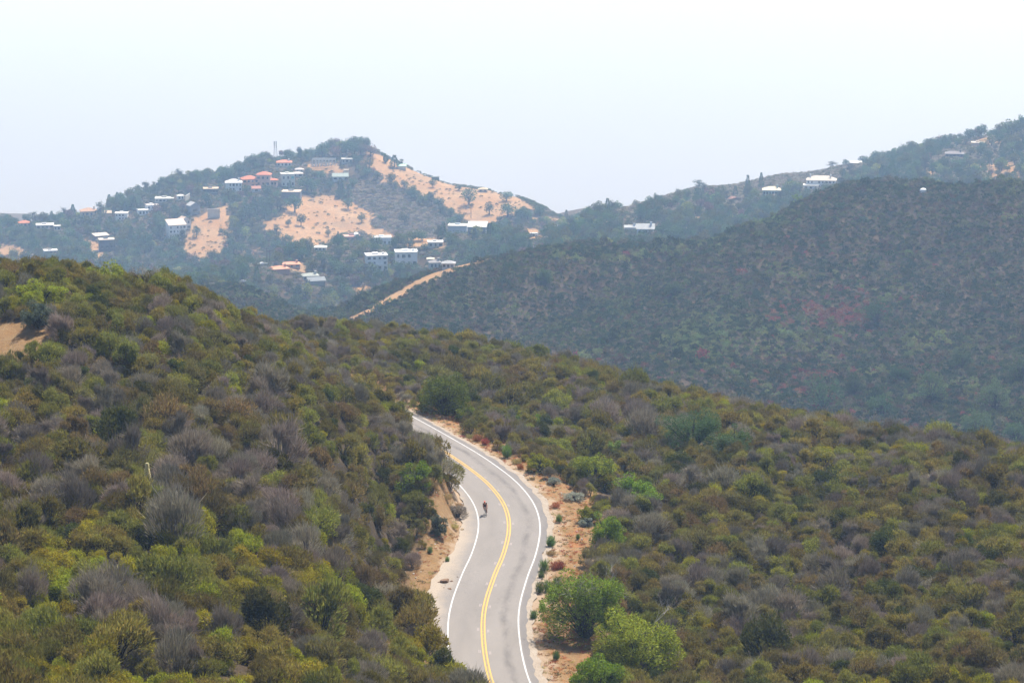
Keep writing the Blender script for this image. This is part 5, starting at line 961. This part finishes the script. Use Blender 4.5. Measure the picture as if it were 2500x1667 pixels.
WEEDS = [(1338, 1445, 'g', 1.2, 'left of the two tall green weed tufts mid shoulder'), (1352, 1462, 'g', 1.5, 'right of the two tall green weed tufts mid shoulder'), (1360, 1440, 'g', 1.3, 'green weed tuft above the two tall ones'), (1318, 1448, 'g', 1.1, 'green weed tuft beside the pavement edge mid shoulder'), (1345, 1335, 'g', 1.2, 'green weed tuft on the shoulder right of the upper S bend'), (1328, 1395, 'g', 1.2, 'green weed tuft at the pavement edge by the red weeds'),
 (1322, 1412, 'g', .8, 'small green weed just under that at the pavement edge'), (1355, 1390, 'r', 1.5, 'dark red weed clump left part on the shoulder'), (1368, 1388, 'r', 1.4, 'dark red weed clump right part on the shoulder'), (1303, 1512, 'g', .9, 'green weed low on the shoulder near the road'), (1325, 1492, 'g', .8, 'thin green weed below the tall tufts'), (1340, 1512, 's', 1.9, 'round straw yellow grass clump on the lower shoulder'), (1345, 1355, 's', 1.2, 'straw grass clump mid shoulder'),
 (1365, 1275, 'g', .9, 'green weed on the shoulder by the curve'), (1411, 1317, 'g', .6, 'tiny green weed right of the shoulder middle'), (1358, 1240, 'r', 1.3, 'red brown weeds on the shoulder level with the cyclist'), (1358, 1610, 'g', .8, 'small green weed at the bottom of the shoulder'), (1300, 1172, 's', .8, 'straw tuft at the outer curve'), (1270, 1145, 'r', 1.2, 'red stemmed weed beside the white flowers'), (1262, 1132, 's', 1.4, 'whitish flowering weed at the road edge'),
 (1238, 1118, 'g', 1.5, 'green weeds at the upper road edge, lower clump'), (1212, 1100, 's', 1.4, 'straw weeds at the upper road edge'), (1185, 1085, 'r', 1.5, 'rust brown weeds at the upper road edge, lower'), (1165, 1078, 'r', 1.6, 'rust brown weeds at the upper road edge, upper'), (1148, 1070, 's', 1.3, 'straw brown tuft right of the big dark green bush'), (1092, 1372, 'g', .6, 'small bright green weed on the left dirt'), (1108, 1290, 's', 1.3, 'yellow grass patch below the grey brush at left'),
 (1090, 1220, 's', 1.5, 'yellow grass patch above the grey brush at left'), (1118, 1240, 's', 1.3, 'yellow grass right of the grey brush at left'), (1050, 1350, 'g', .7, 'pale green tuft on the left road cut'), (1004, 962, 's', 1.6, 'yellow dry grass at the far end of the road'), (1500, 1395, 's', 1.5, 'dry yellow tuft behind the silver sage above the twiggy tree')]
for i, (x, y, k, s_, lab) in enumerate(WEEDS):
    o = bpy.data.objects.new('weed_clump', {'g': WG, 'r': WR, 's': WS}[k][i % 2]); o.location = hit(x, y); o.scale = (s_ * .75, s_ * .75, s_ * (1.15 if k == 'g' else .8)); o.rotation_euler = (0, 0, i * 1.3); link(o); tag(o, lab, 'weed', 'weeds on the dirt shoulders')
P = jgrid(-.10, .10, 192, 318, .45); X, Y = P.T; sd, rz = road_sd(X, Y); nz_ = fbm(X / 1.6, Y / 1.6, 3); edge = np.interp(Y, [190, 215, 240, 262, 280, 300], [5.1, 4.75, 4.7, 4.9, 4.7, 4.5])
keep = ((sd > edge) & (sd < 11) | (sd < -leftw(Y) - .3) & (sd > -leftw(Y) - 5)) & (rng.random(len(X)) < .22 + 1.3 * np.clip(nz_, 0, 1)); X, Y, sd, nz_ = (a[keep] for a in (X, Y, sd, nz_)); Z = height(X, Y)
tuft = []
for i, (m_, h_) in enumerate(((M_['leaf_rust'], .16), (M_['leaf_straw'], .18), (M_['leaf_gum'], .16))): me = weed_mesh(740 + i, 26, h_, .16, m_); tuft.append(bpy.data.objects.new('grass_form', me))
k_ = np.where(rng.random(len(X)) < .55, 0, np.where(rng.random(len(X)) < .7, 1, 2)); S1 = rng.uniform(.5, 1.5, len(X))
gn_scatter('dry_grass', tuft, np.c_[X, Y, Z], k_, np.c_[np.zeros((len(X), 2)), rng.uniform(0, 6.28, len(X))], np.c_[S1, S1, S1], 'low rust and straw coloured dry grass on the dirt shoulders', 'grass')
# gravel
st = []
for i in range(3):
    bm = bmesh.new(); bmesh.ops.create_icosphere(bm, subdivisions=1, radius=.07)
    for v in bm.verts: v.co *= random.uniform(.7, 1.2); v.co.z *= .7
    me = bpy.data.meshes.new('stone'); bm.to_mesh(me); bm.free(); me.materials.append([rk, rk2, M_['wood_pale']][i]); st.append(bpy.data.objects.new('stone_form', me))
P = jgrid(-.10, .10, 192, 318, .6); X, Y = P.T; sd, rz = road_sd(X, Y); keep = ((sd > 5) & (sd < 11) | (sd < -leftw(Y) + .4) & (sd > -leftw(Y) - 4)) & (rng.random(len(X)) < .35); X, Y = X[keep], Y[keep]; Z = height(X, Y); S1 = rng.uniform(.3, 1.6, len(X)) ** 1.6
gn_scatter('gravel', st, np.c_[X, Y, Z], rng.integers(0, 3, len(X)), rng.uniform(0, 6.28, (len(X), 3)), np.c_[S1, S1, S1], 'loose stones scattered over the dirt shoulders', 'gravel')
# pale scuffed marker patches on both sides of the yellow lines
m_ = MB(); DOT = [(1152, 1145), (1182, 1170), (1210, 1200), (1235, 1237), (1246, 1282), (1236, 1331), (1219, 1382), (1200, 1430), (1182, 1484), (1178, 1542), (1185, 1599)]
for x, y in DOT:
    p = hit(x, y); j = int(np.argmin(np.hypot(RD[:, 0] - p[0], RD[:, 1] - p[1])))
    for sgn in (-1, 1):
        for q in (0, 1):
            o_ = sgn * (.40 + .13 * q); jj = j + (1 if sgn < 0 else 0); c1 = RD[jj] + RN[jj] * o_; t = RT[jj] * .45; nn_ = RN[jj] * .035
            v = [c1 - t - nn_, c1 - t + nn_, c1 + t + nn_, c1 + t - nn_]; m_.add([(a[0], a[1], road_z(a[1]) + .016) for a in v], [(0, 1, 2, 3)])
o = m_.build('road_marker_patches', mat('scuffed_marker', (.36, .30, .27), .7, ((.3, .26, .24), 6, 1)), None); o['kind'] = 'structure'

# ---- the cyclist ------------------------------------------------------------------------------------------
def skin(joints, edges, name, material, parent, sub=2):
    """grow one continuous surface over a skeleton of (x, y, z, radius) joints"""
    me = bpy.data.meshes.new(name); me.from_pydata([j[:3] for j in joints], edges, []); o = bpy.data.objects.new(name, me); COL.objects.link(o)
    sk = o.modifiers.new('skin', 'SKIN'); sk.use_smooth_shade = True
    for i, j in enumerate(joints):
        v = me.skin_vertices[0].data[i]; v.radius = (j[3], j[3] * (j[4] if len(j) > 4 else 1)); v.use_root = (i == 0)
    ss = o.modifiers.new('sub', 'SUBSURF'); ss.levels = sub; ss.render_levels = sub
    dg = bpy.context.evaluated_depsgraph_get(); m2 = bpy.data.meshes.new_from_object(o.evaluated_get(dg)); m2.name = name; bpy.data.objects.remove(o)
    m2.materials.clear(); m2.materials.append(material)
    for p_ in m2.polygons: p_.use_smooth = True
    o = bpy.data.objects.new(name, m2); return link(o, parent)
def cyclist():
    p = hit(1187, 1259); j = int(np.argmin(np.hypot(RD[:, 0] - p[0], RD[:, 1] - p[1]))); t = -RT[j]; z = float(road_z(p[1])) + .004
    ang = math.atan2(t[1], t[0]) - math.pi / 2; lean = R(7)   # +y local is forward
    blk = mat('black_frame', (.02, .022, .025), .35, spec=.5); rub = mat('black_rubber', (.02, .02, .02), .8); alloy = mat('grey_alloy', (.35, .36, .38), .35, metal=.8)
    b = empty('bicycle', (p[0], p[1], z), ang, 0, lean); b.rotation_mode = 'XYZ'
    def part(nm, m, *tubes, parent=b):
        q = MB()
        for t_ in tubes: q.tube(*t_[:2], t_[2], t_[3] if len(t_) > 3 else t_[2], 0, 8)
        return q.build(nm, m, parent)
    RA, FA, BB, ST, HD = (0, -.42, .34), (0, .58, .34), (0, 0, .28), (0, -.19, .93), (0, .42, .88)
    part('frame', blk, (BB, (0, -.15, .78), .018), (BB, (0, .46, .72), .022), ((0, -.15, .76), (0, .43, .84), .018), ((0, .43, .9), (0, .47, .68), .022), (BB, (.05, -.42, .34), .012), (BB, (-.05, -.42, .34), .012), ((0, -.15, .76), (.05, -.42, .34), .010), ((0, -.15, .76), (-.05, -.42, .34), .010), ((0, -.15, .76), (0, -.185, .93), .014))
    part('fork', blk, ((0, .47, .70), (.045, .52, .6), .016), ((.045, .52, .6), (.045, .58, .34), .012), ((0, .47, .70), (-.045, .52, .6), .016), ((-.045, .52, .6), (-.045, .58, .34), .012))
    part('saddle', blk, ((0, -.30, .955), (0, -.18, .96), .07, .045), ((0, -.18, .96), (0, -.03, .95), .045, .02))
    part('handlebar', blk, ((0, .43, .90), (0, .50, .93), .018), ((-.21, .50, .93), (.21, .50, .93), .014), ((-.21, .50, .93), (-.21, .60, .92), .016), ((.21, .50, .93), (.21, .60, .92), .016), ((.21, .60, .92), (.21, .62, .83), .014), ((.21, .62, .83), (.21, .52, .78), .014), ((-.21, .60, .92), (-.21, .62, .83), .014), ((-.21, .62, .83), (-.21, .52, .78), .014))
    part('crank', alloy, ((-.07, 0, .28), (.07, 0, .28), .03), ((.07, 0, .28), (.085, .02, .45), .012), ((-.07, 0, .28), (-.085, -.02, .11), .012), ((.085, .02, .45), (.17, .02, .45), .02), ((-.085, -.02, .11), (-.17, -.02, .11), .02))
    for c_, nm in ((RA, 'rear'), (FA, 'front')):
        w_ = empty('wheel', (0, 0, 0)); w_.parent = b
        for nm2, R0, r0, m in (('tyre', .327, .014, rub), ('rim', .305, .011, alloy)):
            q = MB(); k = 28; kk = 6; v = []
            for i in range(k):
                a = i * 2 * math.pi / k
                for j2 in range(kk): bb = j2 * 2 * math.pi / kk; rr = R0 + r0 * math.cos(bb); v.append((r0 * math.sin(bb), c_[1] + rr * math.cos(a), c_[2] + rr * math.sin(a)))
            q.add(v, [(i * kk + j2, i * kk + (j2 + 1) % kk, ((i + 1) % k) * kk + (j2 + 1) % kk, ((i + 1) % k) * kk + j2) for i in range(k) for j2 in range(kk)]); q.build(nm2, m, w_)
        q = MB()
        for i in range(18): a = i * 2 * math.pi / 18; q.tube((.02 * (-1) ** i, c_[1], c_[2]), (0, c_[1] + .3 * math.cos(a), c_[2] + .3 * math.sin(a)), .0025, .0025, 0, 3)
        q.tube((-.05, c_[1], c_[2]), (.05, c_[1], c_[2]), .02, .02, 0, 8); q.build('spokes', alloy, w_)
    tag(b, 'black racing bicycle ridden down the left lane', 'bicycle')
    e = empty('person', (p[0], p[1], z), ang, 0, lean)
    skn = mat('tanned_skin', (.42, .22, .15), .55, spec=.3); jer = mat('black_jersey', (.018, .018, .022), .75); sho = mat('white_shoe', (.75, .75, .75), .5)
    J = [(0, -.20, 1.02, .125, .8), (0, -.08, 1.15, .125, .8), (0, .08, 1.27, .14, .75), (0, .20, 1.35, .12, .7), (0, .28, 1.41, .055), (0, .33, 1.46, .055), (0, .37, 1.53, .088, .95), (0, .39, 1.60, .075),
         (.17, .20, 1.35, .062), (.235, .34, 1.13, .045), (.215, .52, .985, .032), (.21, .58, .965, .034), (-.17, .20, 1.35, .062), (-.235, .34, 1.13, .045), (-.215, .52, .985, .032), (-.21, .58, .965, .034),
         (.10, -.17, .98, .095), (.125, .16, .86, .062), (.12, .09, .66, .055), (.125, -.03, .52, .034), (.13, .0, .47, .036), (.13, .12, .465, .028),
         (-.10, -.17, .98, .095), (-.125, .10, .60, .062), (-.12, .03, .40, .053), (-.125, -.08, .20, .034), (-.13, -.05, .15, .036), (-.13, .07, .135, .028)]
    E_ = [(0, 1), (1, 2), (2, 3), (3, 4), (4, 5), (5, 6), (6, 7), (3, 8), (8, 9), (9, 10), (10, 11), (3, 12), (12, 13), (13, 14), (14, 15), (0, 16), (16, 17), (17, 18), (18, 19), (19, 20), (20, 21), (0, 22), (22, 23), (23, 24), (24, 25), (25, 26), (26, 27)]
    for s_ in (1, -1):       # four fingers and a thumb round each brake hood
        root = 11 if s_ > 0 else 15
        for f_ in range(4):
            b0 = len(J); y0 = .595 + .012 * f_ * 0; zz = .975 - .018 * f_; J += [(s_ * .232, .60, zz, .009), (s_ * .238, .635 - .004 * f_, zz - .012, .009), (s_ * .205, .64 - .005 * f_, zz - .02, .008), (s_ * .19, .615, zz - .02, .007)]; E_ += [(root, b0), (b0, b0 + 1), (b0 + 1, b0 + 2), (b0 + 2, b0 + 3)]
        b0 = len(J); J += [(s_ * .185, .565, .965, .011), (s_ * .178, .60, .955, .009)]; E_ += [(root, b0), (b0, b0 + 1)]
    body = skin(J, E_, 'body', skn, e)
    jj = [(J[i][0], J[i][1], J[i][2], J[i][3] + .012, J[i][4] if len(J[i]) > 4 else 1) for i in (0, 1, 2, 3, 8, 12)]; jj += [(.205, .275, 1.235, .068), (-.205, .275, 1.235, .068)]
    skin(jj, [(0, 1), (1, 2), (2, 3), (3, 4), (3, 5), (4, 6), (5, 7)], 'jersey', jer, e)
    skin([(0, -.20, 1.02, .135, .85), (.10, -.17, .98, .107), (.117, .05, .905, .083), (-.10, -.17, .98, .107), (-.117, -.03, .75, .083)], [(0, 1), (1, 2), (0, 3), (3, 4)], 'shorts', jer, e)
    for s_, y_, z_ in ((1, 0, .455), (-1, -.05, .125)): skin([(s_ * .13, y_ - .06, z_, .036), (s_ * .13, y_ + .05, z_, .042), (s_ * .13, y_ + .15, z_ - .01, .034)], [(0, 1), (1, 2)], 'shoe', sho, e)
    q = MB(); k = 12   # helmet shell over the crown of the head, dark glasses, nose
    h0 = np.array([0, .375, 1.575]); v = []
    for i in range(7):
        a = i / 6 * math.pi * .52
        for j2 in range(k): bb = j2 * 2 * math.pi / k; v.append(h0 + np.array([.098 * math.sin(a) * math.cos(bb), .135 * math.sin(a) * math.sin(bb), .105 * math.cos(a)]))
    q.add(v, [(i * k + j2, i * k + (j2 + 1) % k, (i + 1) * k + (j2 + 1) % k, (i + 1) * k + j2) for i in range(6) for j2 in range(k)]); q.build('helmet', mat('orange_helmet', (.85, .10, .03), .35, spec=.5), e)
    q = MB(); q.tube((-.075, .455, 1.548), (.075, .455, 1.548), .02, .02, 0, 6); q.build('sunglasses', blk, e); q = MB(); q.tube((0, .45, 1.54), (0, .485, 1.505), .012, .018, 0, 6); q.build('nose', skn, e)
    tag(e, 'person in black kit and orange helmet leaning forward on the bicycle', 'cyclist')
cyclist()
